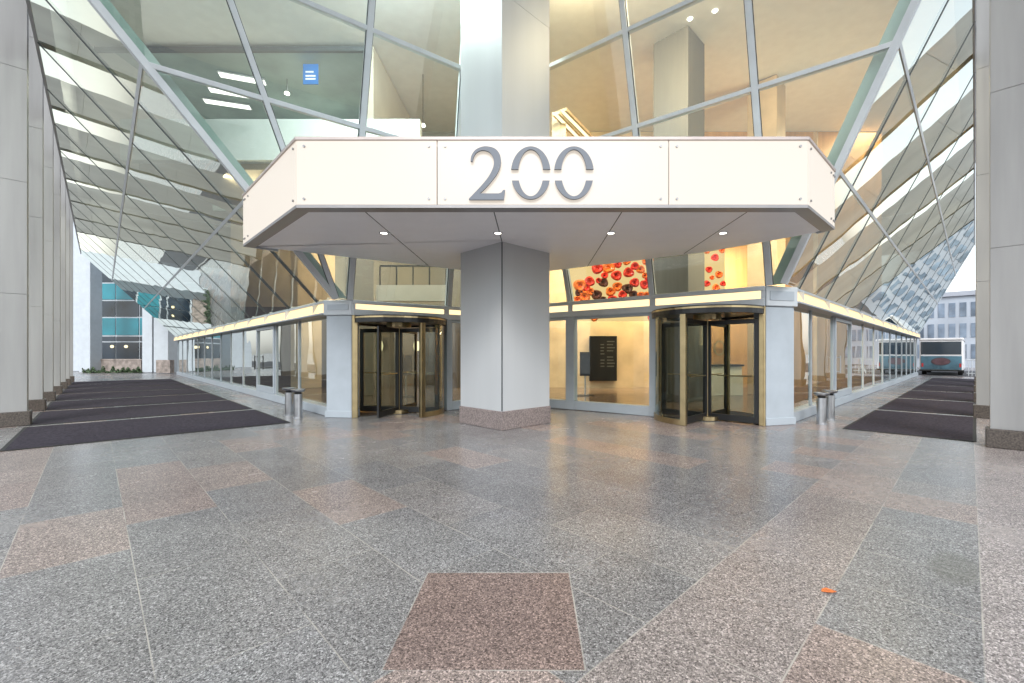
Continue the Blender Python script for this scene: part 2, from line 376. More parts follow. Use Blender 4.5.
wall('ceiling', [topL.xy, apexT.xy, topR.xy, pr(cR-.3, aR0+END).xy, pr(-9.5, aR0+END).xy, (0, 34), pl(9.5, aL0+END).xy, pl(cL+.3, aL0+END).xy], ZC, ZC+.3, 'ceiling')
# inner partitions behind the arcades, as seen through the shop glazing
for k in range(4):
    a = aL0+4.5+k*5.2
    o = MB(); o.prism([pl(fL+2.2, a), pl(fL+3.2, a), pl(fL+3.2, a+1), pl(fL+2.2, a+1)], .01, EYE+5.9 if k < 2 else ZC-.02)
    tag(o.build('column', 'wall_grey' if k == 0 else 'stone_warm', bevel=.02), ['grey-brown square column inside the lobby behind the left shopfront, nearest the entrance', 'tan inner column second from the entrance behind left shopfront', 'tan inner column third from the entrance behind left shopfront', 'tan inner column farthest from the entrance behind left shopfront'][k], 'column', 'inner columns behind the left shopfront')
for k in range(4):
    a = aR0+6.5+k*5.6
    o = MB(); o.prism([pr(fR-2.2, a), pr(fR-3.2, a), pr(fR-3.2, a+1), pr(fR-2.2, a+1)], .01, ZC-.02)
    tag(o.build('column', 'stone_warm', bevel=.02), ['warm stone column inside the lobby behind the right shopfront, nearest the entrance', 'warm stone inner column second from the entrance behind right shopfront', 'warm stone inner column third from the entrance behind right shopfront', 'warm stone inner column farthest from the entrance behind right shopfront'][k], 'column', 'inner columns behind the right shopfront')

# ---------------------------------------------------------------- the glazed building
B = thing('office_building', (0, 12.5, 0), 'glass fronted office building with leaning glazed walls around a recessed corner entrance', 'building')
def clip(poly, q, m):            # split polygon (2D) by line through q with normal m -> (front, back)
    f, b = [], []
    n = len(poly)
    for i in range(n):
        p, r = poly[i], poly[(i+1) % n]; d0, d1 = (p-q).dot(m), (r-q).dot(m)
        if d0 >= 0: f.append(p)
        if d0 <= 0: b.append(p)
        if d0*d1 < 0: t = d0/(d0-d1); w = p+(r-p)*t; f.append(w); b.append(w)
    def area(pp): return abs(sum(pp[i].x*pp[(i+1) % len(pp)].y-pp[(i+1) % len(pp)].x*pp[i].y for i in range(len(pp))))/2 if len(pp) > 2 else 0
    return [x for x in (f, b) if area(x) > 1e-3]
def split_facet(poly3, o, e1, nrm, lines):
    e2 = nrm.cross(e1).normalized()
    to2 = lambda p: V(((p-o).dot(e1), (p-o).dot(e2)))
    polys = [[to2(p) for p in poly3]]
    for p, q in lines:
        a, b = to2(p), to2(q); d = b-a; m = V((-d.y, d.x)).normalized(); new = []
        for pp in polys: new += clip(pp, a, m)
        polys = new
    return [[o+e1*p.x+e2*p.y for p in pp] for pp in polys]
def panes(parent, polys, m):
    for pp in polys: MB().face(pp).build('pane', m, parent)

# --- sloped glazing over the two arcades
def slope(label, P, facet, o, along, nrm, rafters, rails, hip):
    fr = MB()
    for p, q in rafters: fr.bar(p, q, .045, .06, nrm, -.022)
    f = fr.build('sloped_glazing', 'alu_dark', B); f['label'] = label
    rb = MB()
    for p, q in rails: rb.bar(p, q, .065, .07, nrm, -.02)
    rb.build('rail', 'alu', f)
    hb = MB(); hb.bar(*hip, .10, .12, nrm, -.03); hb.build('hip_mullion', 'alu', f)
    panes(f, split_facet(facet, o, along, nrm, rafters+rails), 'g_slope')
raf = []
for k in range(13):
    a = aL0+.7+2.27*k
    n0, n1 = fL, cL
    p, q = pl(fL, a, ZL), pl(cL, a, zl(cL)); raf.append((p, q))
rails = [(nodeL, nodeL+aL*(END-(nodeL.dot(aL)-aL0)))]
zz = EYE+3.15; nn_ = fL-(zz-ZL)/sL; st = meet(PLp, NL, bFL, NFL, hz(zz), UP); rails.append((st, pl(nn_, aL0+END, zz)))
facetL = [hipL0, pl(fL, aL0+END, ZL), pl(cL, aL0+END, zl(cL)), hipL1]
slope('sloping glass wall over the left arcade', PLp, facetL, PLp, aL, NL, raf, rails, (hipL0, hipL1))
raf = []
for k in range(13):
    a = aR0+.42+2.4*k
    raf.append((pr(fR, a, ZR), pr(cR, a, zr(cR))))
rails = [(nodeR, nodeR+aR*(END-(nodeR.dot(aR)-aR0)))]
zz = EYE+3.39; nn_ = fR+(zz-ZR)/sR; st = meet(PRp, NR, bFR, NFR, hz(zz), UP); rails.append((st, pr(nn_, aR0+END, zz)))
facetR = [hipR0, pr(fR, aR0+END, ZR), pr(cR, aR0+END, zr(cR)), hipR1]
slope('sloping glass wall over the right arcade', PRp, facetR, PRp, aR, NR, raf, rails, (hipR0, hipR1))
# edge trims + upper walls
mb = MB(); mb.prism([pl(cL, hipL1.dot(aL)), pl(cL+.3, hipL1.dot(aL)+.3), pl(cL+.3, aL0+END), pl(cL, aL0+END)], zl(cL)-.05, ZC+2); mb.build('upper_wall', 'column_white', B)
mb = MB(); mb.prism([pr(cR, hipR1.dot(aR)), pr(cR-.3, hipR1.dot(aR)+.3), pr(cR-.3, aR0+END), pr(cR, aR0+END)], zr(cR)-.05, ZC+2); mb.build('upper_wall', 'column_white', B)

# --- recessed entrance front, two leaning facets
def front(label, facet, o, d, nrm, mulls, trans):
    fr = MB()
    for p, q, w in mulls: fr.bar(p, q, w, .18, nrm, -.05)
    f = fr.build('front_glazing', 'alu', B, bevel=.012); f['label'] = label
    ga = MB()
    for p, q, w in mulls: ga.bar(p, q, w+.03, .03, nrm, -.01)
    ga.build('gasket', 'alu_dark', f)
    tb = MB()
    for p, q in trans: tb.bar(p, q, .09, .16, nrm, -.05)
    tb.build('transom', 'alu', f, bevel=.01)
    panes(f, split_facet(facet, o, d, nrm, [(p, q) for p, q, w in mulls]+trans), 'g_front')
oL = lambda x, y: on_plane(x, y, bFL, NFL)
oR = lambda x, y: on_plane(x, y, bFR, NFR)
def ext(p, q, t): return q+(q-p)*t
def up_to(p, q, z=ZC): return p+(q-p)*((z-p.z)/(q.z-p.z))
mL = []
for (b, t, w) in (((336, 297), (230, 0), .10), ((350, 298), (372, 0), .125), ((449, 303), (468, 0), .125)):
    p, q = oL(*b), oL(*t); p = up_to(p, q, ZL); mL.append((p, up_to(p, q), w))
def horiz(o, edge0, edge1, z, plane):
    pa, na = plane; e = (edge1-edge0); p = edge0+e*((z-edge0.z)/e.z)
    q = meet(bFL, NFL, bFR, NFR, hz(z), UP); return (p, q)
tL = [horiz(oL, hipL0, hipL1, nodeL.z, (bFL, NFL))]
zu = oL(373, 30.5).z
e = topL-hipL1
def edgeL(z): 
    return hipL0+(hipL1-hipL0)*((z-hipL0.z)/(hipL1.z-hipL0.z)) if z < hipL1.z else hipL1+(topL-hipL1)*((z-hipL1.z)/(topL.z-hipL1.z))
def edgeR(z): 
    return hipR0+(hipR1-hipR0)*((z-hipR0.z)/(hipR1.z-hipR0.z)) if z < hipR1.z else hipR1+(topR-hipR1)*((z-hipR1.z)/(topR.z-hipR1.z))
apx = lambda z: meet(bFL, NFL, bFR, NFR, hz(z), UP)
tL = [(edgeL(z), apx(z)) for z in (EYE+3.08, nodeL.z, zu)]
front('leaning glass front left of the central column', [hipL0, apexL0, apexT, topL, hipL1], bFL, dFL, NFL, mL, tL)
mR = []
for (b, t, w) in (((570, 303), (522, 0), .125), ((652.5, 298), (622, 0), .125), ((769.5, 287), (748, 0), .125)):
    p, q = oR(*b), oR(*t); p = up_to(p, q, ZR); mR.append((p, up_to(p, q), w))
zur = oR(621, 33).z
tR = [(edgeR(z), apx(z)) for z in (EYE+3.3, nodeR.z, zur)]
front('leaning glass front right of the central column', [hipR0, apexR0, apexT, topR, hipR1], bFR, dFR, NFR, mR, tR)

for h0, h1, h2, d, nrm in ((hipL0, hipL1, topL, dFL, NFL), (hipR0, hipR1, topR, dFR, NFR)):
    mb = MB(); off = nrm*-.22
    for a, b in ((h0, h1), (h1, h2)):
        mb.hexa([a+off+d*.06, a+off+d*.32, a+off*1.3+d*.32, a+off*1.3+d*.06], [b+off+d*.06, b+off+d*.32, b+off*1.3+d*.32, b+off*1.3+d*.06])
    mb.build('hip_strip', 'green_strip', B)  # pale green strip set just behind the glass along each hip
# --- sill, lit band, head beam of the entrance front (vertical, below the leaning glass)
def hn(d):  # horizontal outward normal
    n = V((d.y, -d.x, 0)); return n if n.y < 0 else -n
def strip_box(mb, p, q, n, t0, t1, z0, z1):
    a, b = V((p.x, p.y, 0)), V((q.x, q.y, 0))
    return mb.prism([a+n*t0, b+n*t0, b+n*t1, a+n*t1], z0, z1)
nfl, nfr = hn(dFL), hn(dFR)
wL = V((-4.2, 10.27, 0)); wR = V((4.85, 9.125, 0)); ap = V((apexL0.x, (apexL0.y+apexR0.y)/2, 0))
def Lx(px): return on_plane(px, 354, wL, nfl).xy.to_3d()
def Rx(px): return on_plane(px, 354, wR, nfr).xy.to_3d()
for (w0, n, zb, hs, xs, fx) in ((wL, nfl, ZL, (0, -.09, -.215, -.36), (352, 446, 509), Lx), (wR, nfr, ZR, (-.0, -.10, -.265, -.42), (765, 653, 571, 514), Rx)):
    p, q = fx(xs[0]), fx(xs[-1])
    mb = MB(); strip_box(mb, p, q, n, -.25, .06, zb+hs[1], zb+hs[0]-.003)
    strip_box(mb, p, q, n, -.25, .06, zb+hs[3], zb+hs[2])
    mb.build('head_beam', 'alu', B, bevel=.01)
    for a, b in zip(xs, xs[1:]):
        A, Bq = fx(a), fx(b); t = (Bq-A).normalized()*.07
        mb = MB(); strip_box(mb, A+t, Bq-t, n, -.2, .02, zb+hs[2]+.003, zb+hs[1]-.003); mb.build('light_band', 'lit_band', B)
        for c in (A+t*.5, Bq-t*.5):
            mb = MB(); strip_box(mb, c-t*.5, c+t*.5, n, -.22, .045, zb+hs[2]+.001, zb+hs[1]-.001); mb.build('band_divider', 'alu', B)
def bay_window(fx, n, x0, x1, ztop, light=False):
    A, C = fx(x0), fx(x1); t = (C-A).normalized()
    mb = MB()
    for c, w in ((A, .16), (C, .16)):
        strip_box(mb, c-t*w/2, c+t*w/2, n, -.16, .05, .0, ztop)
    strip_box(mb, A+t*.082, C-t*.082, n, -.14, .04, .003, .24)
    strip_box(mb, A+t*.082, C-t*.082, n, -.12, .03, ztop-.07, ztop-.002)
    f = mb.build('window', 'alu_white', B, bevel=.01)
    MB().face([A+V((0, 0, .24)), C+V((0, 0, .24)), C+V((0, 0, ztop)), A+V((0, 0, ztop))]).build('pane', 'g_front', f)
bay_window(Lx, nfl, 449, 509, ZL-.36)
bay_window(Rx, nfr, 653, 572, ZR-.42)
bay_window(Rx, nfr, 569, 516, ZR-.42)
# corner posts
def corner(p, q, zt, zs, nout):
    t = (q-p).normalized(); n = hn(t)
    mb = MB(); strip_box(mb, p+t*.03, q, n, -.35, .0, 0, zt-.002); o = mb.build('corner_post', 'alu_white', B, bevel=.015)
    mb = MB(); strip_box(mb, p+t*.02, q+t*.03, n, -.36, .02, .003, .16); mb.build('skirting', 'alu_white', o, bevel=.01)
    mb = MB(); strip_box(mb, p+t*.0, q+t*.05, n, -.4, .05, zt, zs); mb.build('corner_beam', 'alu', B, bevel=.02)
    mb = MB(); strip_box(mb, p+t*.08, q-t*.06, n, .05, .065, zt+.12, zs-.1); mb.build('corner_panel', 'alu_white', B, bevel=.004)
corner(V((-4.2, 10.27, 0)), V((-4.86, 10.35, 0)), ZL-.36, ZL-.003, None)
corner(V((4.85, 9.125, 0)), V((5.58, 9.32, 0)), ZR-.42, ZR-.003, None)

# --- side shopfronts with the lit ledge
def shopfront(label, P, off, outw, a0, z, lit, first, pitch, count, doors):
    # P(n,a,z); off facade offset; outw = +1/-1 direction of outward along n
    rec = off - outw*.16
    box = lambda mb, n0, n1, x0, x1, z0, z1: mb.prism([P(n0, x0), P(n1, x0), P(n1, x1), P(n0, x1)], z0, z1)
    zb = z+lit[3]
    mb = MB(); box(mb, off-outw*.5, off+outw*.03, a0+.05, a0+END, z+lit[1], z-.003)
    box(mb, off-outw*.5, off+outw*.115, a0+.02, a0+END, zb, z+lit[2])
    mb.build('ledge', 'alu_white', B, bevel=.012)
    n = count
    for k in range(n):
        x0 = a0+.15 if k == 0 else a0+first[0]+pitch*(k-1)+.03
        x1 = min(a0+first[0]+pitch*k-.03, a0+END)
        if x1 <= x0: continue
        mb = MB()
        # the light box leans out: top set back, bottom forward
        A = [P(off-outw*.02, x0, z+lit[1]-.003), P(off-outw*.02, x1, z+lit[1]-.003), P(off+outw*.10, x1, z+lit[2]+.003), P(off+outw*.10, x0, z+lit[2]+.003)]
        Bk = [p-(P(off, x0)-P(off-outw*.2, x0)) for p in A]
        mb.hexa(A, Bk); mb.build('light_band', 'lit_band', B)
        mb = MB(); box(mb, off-outw*.3, off+outw*.09, x1+.002, x1+.058, z+lit[2]+.001, z+lit[1]-.001); mb.build('band_divider', 'alu', B)
    mb = MB(); box(mb, rec-outw*.18, rec+outw*.10, a0+.05, a0+END, .003, .22)
    sf = mb.build('shopfront', 'alu_white', B, bevel=.012); sf['label'] = label
    xs = [a0+.12]+[a0+first[1]+pitch*k for k in range(count)]
    xs = [x for x in xs if x < a0+END]+[a0+END]
    mb = MB()
    for i, x in enumerate(xs): box(mb, rec-outw*.05, rec+outw*.03, x-.02, x+.02, .22, zb)
    mb.build('mullion', 'alu_white', sf, bevel=.006)
    for i, (x0, x1) in enumerate(zip(xs, xs[1:])):
        if i in doors:
            d = MB()
            for m0, m1 in ((x0+.035, x0+.14), (x1-.14, x1-.035)): box(d, rec-outw*.03, rec+outw*.07, m0, m1, .225, zb-.02)
            box(d, rec-outw*.03, rec+outw*.068, x0+.14, x1-.14, .225, .42); box(d, rec-outw*.03, rec+outw*.068, x0+.14, x1-.14, zb-.12, zb-.02)
            dd = d.build('door', 'alu_white', B, bevel=.008)
            h = MB(); hx = x1-.2 if outw < 0 else x0+.2
            h.tube(P(rec+outw*.15, hx, .95), P(rec+outw*.15, hx, 1.45), .016)
            for hz_ in (1.0, 1.4): h.tube(P(rec+outw*.05, hx, hz_), P(rec+outw*.15, hx, hz_), .01)
            h.build('handle', 'black' if outw < 0 else 'steel', dd, smooth=True)
            MB().face([P(rec+outw*.02, x0+.14, .42), P(rec+outw*.02, x1-.14, .42), P(rec+outw*.02, x1-.14, zb-.12), P(rec+outw*.02, x0+.14, zb-.12)]).build('pane', 'g_shop', dd)
        else:
            MB().face([P(rec, x0+.03, .22), P(rec, x1-.03, .22), P(rec, x1-.03, zb), P(rec, x0+.03, zb)]).build('pane', 'g_shop', sf)
shopfront('row of tall panes below the lit ledge in the left arcade', pl, fL, -1, aL0, ZL, (0, -.06, -.30, -.345), (.7, .32), 2.27, 14, (3,))
shopfront('row of tall panes below the lit ledge in the right arcade', pr, fR, 1, aR0, ZR, (0, -.06, -.30, -.345), (.42, 2.05), 2.4, 13, (2,))

mb = MB(); mb.prism([pl(cL-.1, 11.2), (-7.0, -4), (7.0, -4), pr(cR+.1, 9.0), pr(cR+.1, aR0+END), (0, 34), pl(cL-.1, aL0+END)], 13.9, 15.5)  # unseen slab added overhead, brought forward to cut the skylight
tow = thing('tower', (0, 12, 14), 'unseen overhead slab standing for the tower, extended forward to hold back skylight', 'building'); mb.build('overhead_shade', 'soffit', tow)

# ---------------------------------------------------------------- columns
def column(name, P, n0, outw, a, depth, thick, z1, joints, label, group):
    base = P(n0, a); t = thing(name, base, label, 'column', group)
    z = .30; mb = MB(); js = [j for j in joints if j < z1]+[z1]
    q = lambda na, nb, aa, ab: [P(na, aa), P(nb, aa), P(nb, ab), P(na, ab)]
    for j in js:
        mb.prism(q(n0, n0+outw*depth, a, a+thick), z, j-.006); mb.prism(q(n0+outw*.008, n0+outw*(depth-.008), a+.008, a+thick-.008), j-.008, j+.002); z = j
    # vertical panel joint set into the front face
    mb.build('shaft', 'column', t, bevel=.012)
    mb = MB(); mb.prism(q(n0-outw*.05, n0+outw*(depth+.05), a-.05, a+thick+.05), 0, .302); mb.build('plinth', 'plinth', t, bevel=.015)
    return t
ordn = ['nearest', 'second', 'third', 'fourth', 'fifth', 'sixth', 'seventh', 'eighth']
for k in range(7):
    lab = 'beige panelled column with dark granite base, nearest of the left arcade row' if k == 0 else f'beige panelled column with dark base, {ordn[k]} from the viewer in the left arcade row'
    column('column', pl, cL-.12, -1, 13.98+3.38*k, .75, .26, 16, (2.75, 5.1, 7.45, 9.8), lab, 'columns along the left arcade')
for k in range(6):
    lab = 'beige panelled column with dark granite base, nearest of the right arcade row' if k == 0 else f'beige panelled column with dark base, {ordn[k]} from the viewer in the right arcade row'
    column('column', pr, cR+(.17 if k == 0 else .02), 1, 10.2+4.5*k, .85, .26, 16, (3.2, 5.7, 8.2, 10.7), lab, 'columns along the right arcade')
# central diamond column
cx, cy, cw = -.588, 9.55, .97
def dia(w): return [(cx, cy-w), (cx+w, cy), (cx, cy+w), (cx-w, cy)]
cc = thing('central_column', (cx, cy, 0), 'tall white square column set edge-on in front of the entrance, passing through the canopy', 'column')
mb = MB(); z = .37
for j in (4.6, 8.6, 13.5): mb.prism(dia(cw), z, j-.004); mb.prism(dia(cw-.01), j-.006, j+.002); z = j
mb.build('shaft', 'column_white', cc, bevel=.006)
mb = MB(); mb.prism([(cx, cy-cw-.012), (cx+.012, cy-cw), (cx, cy-cw+.01), (cx-.012, cy-cw)], .38, 3.69); mb.build('corner_joint', 'alu_dark', cc)
mb = MB(); mb.prism(dia(cw+.03), 0, .372); mb.build('plinth', 'plinth_grey', cc, bevel=.012)

# ---------------------------------------------------------------- canopy
zc0, zc1 = EYE+2.17, EYE+3.22
FLc, FRc = V((-3.5, 6.5, 0)), V((4.1, 6.5, 0)); CLc, CRc = V((-5.84, 8.85, 0)), V((5.28, 7.64, 0))
cb = [CRc+V((-.12, .28, 0)), V((3.75, 9.45, 0)), V((-.3, 12.1, 0)), V((-.9, 12.1, 0)), V((-3.4, 10.45, 0)), V((-5.7, 8.95, 0))]
can = thing('canopy', (.29, 9, zc0), 'angular white entrance canopy with backlit fascia panels and a flat white soffit', 'canopy')
outer = [CLc, FLc, FRc, CRc]
def inset(ps, d):              # front edges moved back by d (plan)
    dirs = [(b-a).normalized() for a, b in zip(ps, ps[1:])]; ns = [V((-t.y, t.x, 0)) for t in dirs]
    out = [ps[0]+ns[0]*d]
    for i in range(1, len(ps)-1):
        n0, n1 = ns[i-1], ns[i]; bis = (n0+n1).normalized(); out.append(ps[i]+bis*d/bis.dot(n0))
    out.append(ps[-1]+ns[-1]*d); return out
in1 = inset(outer, .2); in2 = inset(outer, .05)
mb = MB()
for a, b, c, d in zip(outer, outer[1:], in1[1:], in1): mb.prism([a, b, c, d], zc0, zc0+.045)
mb.build('rim', 'rim', can)
mb = MB()
for a, b, c, d in zip(inset(outer, -.02), inset(outer, -.02)[1:], in1[1:], in1): mb.prism([a, b, c, d], zc1-.05, zc1)
mb.build('top_trim', 'copper_trim', can, bevel=.005)
mb = MB(); mb.prism([p.xy for p in in1]+[p.xy for p in cb], zc0+.03, zc0+.07); mb.build('soffit', 'soffit', can)
mb = MB(); mb.prism([p.xy for p in in2]+[p.xy for p in cb], zc1-.12, zc1-.055); mb.build('roof', 'alu', can)
mb = MB()
for xs, y1 in ((-2.58, 10.9), (-.588, 8.57), (1.39, 11.0), (3.33, 9.6)): mb.box((xs-.008, 6.72, zc0+.027), (xs+.008, y1, zc0+.033))
mb.build('soffit_joint', 'alu_dark', can)
# fascia panels
def fpanel(p, q, label=None):
    t = (q-p).normalized(); n = V((t.y, -t.x, 0)); a, b = p+t*.008, q-t*.008
    mb = MB(); mb.prism([a, b, b-n*.04, a-n*.04], zc0+.047, zc1-.052); f = mb.build('fascia_panel', 'lit_face', can, bevel=.004)
    L_ = (q-p).length
    for u in (.12, L_-.12):
        for zz_ in (zc0+.13, zc1-.14):
            c = p+t*u+V((0, 0, zz_)); s_ = MB(); s_.tube(c-n*.002, c+n*.018, .018, n=12); s_.build('fixing', 'screw', f)
cutx = [-3.5, -1.41, 2.03, 4.1]
for a, b in zip(cutx, cutx[1:]): fpanel(V((a, 6.5, 0)), V((b, 6.5, 0)))
fpanel(CLc+(FLc-CLc).normalized()*.32, FLc); fpanel(CLc, CLc+(FLc-CLc).normalized()*.32)
fpanel(FRc, CRc-(CRc-FRc).normalized()*.16); fpanel(CRc-(CRc-FRc).normalized()*.16, CRc)
# side returns
mb = MB(); mb.prism([CLc+V((.01, .01, 0)), V((-5.4, 9.3, 0)), V((-5.36, 9.26, 0)), CLc+V((.05, .0, 0))], zc0+.001, zc1-.06); mb.build('side_return', 'alu_white', can)
mb = MB(); mb.prism([CRc, CRc+V((-.12, .28, 0)), CRc+V((-.16, .26, 0)), CRc+V((-.04, 0, 0))], zc0+.001, zc1-.06); mb.build('side_return', 'alu_white', can)
for x in (-2.69, -.62, 1.435, 3.47):
    mb = MB(); mb.lathe((x, 7.96, zc0+.02), [(.055, .005), (.085, 0), (.085, .012)]); d = mb.build('downlight', 'alu_white', can, smooth=True)
    mb = MB(); mb.lathe((x, 7.96, zc0+.022), [(0, .0), (.06, .0)]); mb.build('lens', 'downlight', d)

# number on the fascia
num = thing('house_number', (.0, 6.46, zc0+.1), 'large satin metal number 200 standing off the backlit canopy fascia', 'number sign')
def px2(cxp, cyp): # crop pixels -> plane y=6.44
    x, y = 440+cxp/4.27, 120+cyp/4.27
    return V(((x-PX)/F*6.44, 0, EYE+(PY-y)/F*6.44))
def extr(outline, name):
    import bmesh
    bm = bmesh.new(); vs = [bm.verts.new((p.x, 6.44, p.z)) for p in outline]; f = bm.faces.new(vs)
    r = bmesh.ops.extrude_face_region(bm, geom=[f]); bmesh.ops.translate(bm, verts=[e for e in r['geom'] if isinstance(e, bmesh.types.BMVert)], vec=(0, .035, 0))
    bmesh.ops.recalc_face_normals(bm, faces=bm.faces); me = bpy.data.meshes.new(name); bm.to_mesh(me); bm.free()
    return me
def smooth_line(pts, n=6):
    out = []
    for i in range(len(pts)-1):
        p0, p1, p2, p3 = pts[max(0, i-1)], pts[i], pts[i+1], pts[min(len(pts)-1, i+2)]
        for k in range(n):
            t = k/n
            out.append(tuple(.5*((2*b)+(-a+c)*t+(2*a-5*b+4*c-d)*t*t+(-a+3*b-3*c+d)*t**3) for a, b, c, d in zip(p0, p1, p2, p3)))
    return out+[pts[-1]]
outer2 = smooth_line([(130, 176), (134, 152), (150, 128), (175, 115), (200, 112), (232, 120), (252, 140), (260, 168), (257, 198), (244, 228), (222, 258), (196, 288), (170, 313)])
base2 = [(250, 313), (262, 309), (270, 298), (278, 298), (272, 340), (123, 340), (123, 336)]
inner2 = smooth_line([(123, 336), (150, 308), (178, 278), (204, 246), (222, 214), (230, 186), (226, 158), (212, 138), (190, 129), (166, 132), (148, 148), (138, 177)])
me = extr([px2(*p) for p in outer2+base2+inner2[1:]], 'digit'); o = bpy.data.objects.new('digit', me); COL.objects.link(o); me.materials.append(M['number_metal']); o.parent = num; o.matrix_parent_inverse = Matrix.Translation(num.location).inverted()
def zero(x0, x1):
    cxx, cyy = (x0+x1)/2, 225; a, b = (x1-x0)/2, 113; ai, bi = a-31, b-13
    import bmesh
    bm = bmesh.new()
    for sgn, lim in ((-1, 15), (1, 33)):
        pts_o = []; pts_i = []
        t0 = math.asin(lim/b); ti = math.asin(lim/bi)
        for k in range(25):
            t = t0+(math.pi-2*t0)*k/24; pts_o.append((cxx+a*math.cos(t), cyy+sgn*b*math.sin(t)))
            t = ti+(math.pi-2*ti)*k/24; pts_i.append((cxx+ai*math.cos(t), cyy+sgn*bi*math.sin(t)))
        for d in (0, 1): pass
        for k in range(24):
            quad = [px2(*pts_o[k]), px2(*pts_o[k+1]), px2(*pts_i[k+1]), px2(*pts_i[k])]
            bm.faces.new([bm.verts.new((p.x, 6.44, p.z)) for p in quad])
    bmesh.ops.remove_doubles(bm, verts=bm.verts, dist=1e-4)
    r = bmesh.ops.extrude_face_region(bm, geom=list(bm.faces)); bmesh.ops.translate(bm, verts=[e for e in r['geom'] if isinstance(e, bmesh.types.BMVert)], vec=(0, .035, 0))
    bmesh.ops.recalc_face_normals(bm, faces=bm.faces); me = bpy.data.meshes.new('digit'); bm.to_mesh(me); bm.free(); me.materials.append(M['number_metal'])
    o = bpy.data.objects.new('digit', me); COL.objects.link(o); o.parent = num; o.matrix_parent_inverse = Matrix.Translation(num.location).inverted()
zero(303, 472); zero(487, 657)

# ---------------------------------------------------------------- revolving doors
def arc_wall(mb, c, r, a0, a1, z0, z1, t=0., n=16):
    for k in range(n):
        x, y = a0+(a1-a0)*k/n, a0+(a1-a0)*(k+1)/n
        p = lambda rr, an, z: V((c.x+rr*math.cos(an), c.y+rr*math.sin(an), z))
        if t: mb.hexa([p(r, x, z0), p(r, y, z0), p(r+t, y, z0), p(r+t, x, z0)], [p(r, x, z1), p(r, y, z1), p(r+t, y, z1), p(r+t, x, z1)])
        else: mb.face([p(r, x, z0), p(r, y, z0), p(r, y, z1), p(r, x, z1)])
    return mb
def revolving(c, r, zt, wing0, label):
    t = thing('revolving_door', c, label, 'revolving door', 'revolving entrance doors')
    for a0 in (-45, 135):
        g_ = arc_wall(MB(), c, r, R(a0), R(a0+90), .12, zt).build('drum_glass', 'g_door', t)
        arc_wall(MB(), c, r-.02, R(a0), R(a0+90), .004, .12, .045).build('drum_base', 'brass', t)
    for a in (-45, 45, 135, 225):
        p = c+V((math.cos(R(a)), math.sin(R(a)), 0))*r; rad = V((math.cos(R(a)), math.sin(R(a)), 0)); tn = V((-rad.y, rad.x, 0))
        mb = MB(); mb.prism([p-tn*.06-rad*.03, p+tn*.06-rad*.03, p+tn*.06+rad*.06, p-tn*.06+rad*.06], .003, zt); mb.build('post', 'brass', t, bevel=.008)
    h = arc_wall(MB(), c, r-.05, 0, 2*math.pi, zt, zt+.16, .12, n=48).build('header', 'black', t)
    arc_wall(MB(), c, r+.072, 0, 2*math.pi, zt+.1, zt+.135, .01, n=48).build('header_trim', 'brass', t)
    MB().prism([(c.x+(r-.05)*math.cos(2*math.pi*k/40), c.y+(r-.05)*math.sin(2*math.pi*k/40)) for k in range(40)], zt+.05, zt+.09).build('drum_ceiling', 'black', t)
    mb = MB(); mb.tube(c+V((0, 0, .01)), c+V((0, 0, zt+.05)), .03); mb.build('shaft', 'brass', t, smooth=True)
    mb = MB(); mb.prism([(c.x+.3*math.cos(a), c.y+.3*math.sin(a)) for a in [2*math.pi*k/24 for k in range(24)]], zt-.06, zt+.045); mb.build('hub', 'brass', t)
    for k in range(4):
        a = R(wing0+90*k); d = V((math.cos(a), math.sin(a), 0)); n = V((-d.y, d.x, 0))
        mb = MB(); q = lambda u0, u1: [c+d*u0-n*.022, c+d*u1-n*.022, c+d*u1+n*.022, c+d*u0+n*.022]
        mb.prism(q(r-.13, r-.035), .03, zt-.09); mb.prism(q(.035, .09), .03, zt-.09); mb.prism(q(.09, r-.13), .03, .17); mb.prism(q(.09, r-.13), zt-.19, zt-.09)
        w = mb.build('wing', 'black', t, bevel=.004)
        MB().face([c+d*.09+V((0, 0, .17)), c+d*(r-.13)+V((0, 0, .17)), c+d*(r-.13)+V((0, 0, zt-.19)), c+d*.09+V((0, 0, zt-.19))]).build('pane', 'g_door', w)
        mb = MB(); mb.tube(c+d*.2+n*.05+V((0, 0, 1.02)), c+d*(r-.2)+n*.05+V((0, 0, 1.02)), .014, n=10); mb.build('push_bar', 'brass', w)
    mb = MB(); mb.prism([(c.x+.26*math.cos(a), c.y+.26*math.sin(a)) for a in [2*math.pi*k/24 for k in range(24)]], .014, .1); mb.build('hub_base', 'brass', t)
    return t
revolving(V((-3.38, 11.13, 0)), 1.10, EYE+.74, -99, 'dark framed revolving door with brass posts left of the central column')
revolving(V((3.99, 9.98, 0)), 1.145, EYE+.84, -45, 'dark framed revolving door with brass posts right of the central column')
# brass jambs beside the doors belong to the building
for fx, px, n, zt in ((Lx, 354.5, nfl, ZL-.36), (Rx, 762.5, nfr, ZR-.42)):
    p = fx(px); t = V((-n.y, n.x, 0)); mb = MB(); mb.prism([p-t*.06-n*.1, p+t*.06-n*.1, p+t*.06+n*.04, p-t*.06+n*.04], 0, zt); mb.build('door_jamb', 'brass', B, bevel=.008)

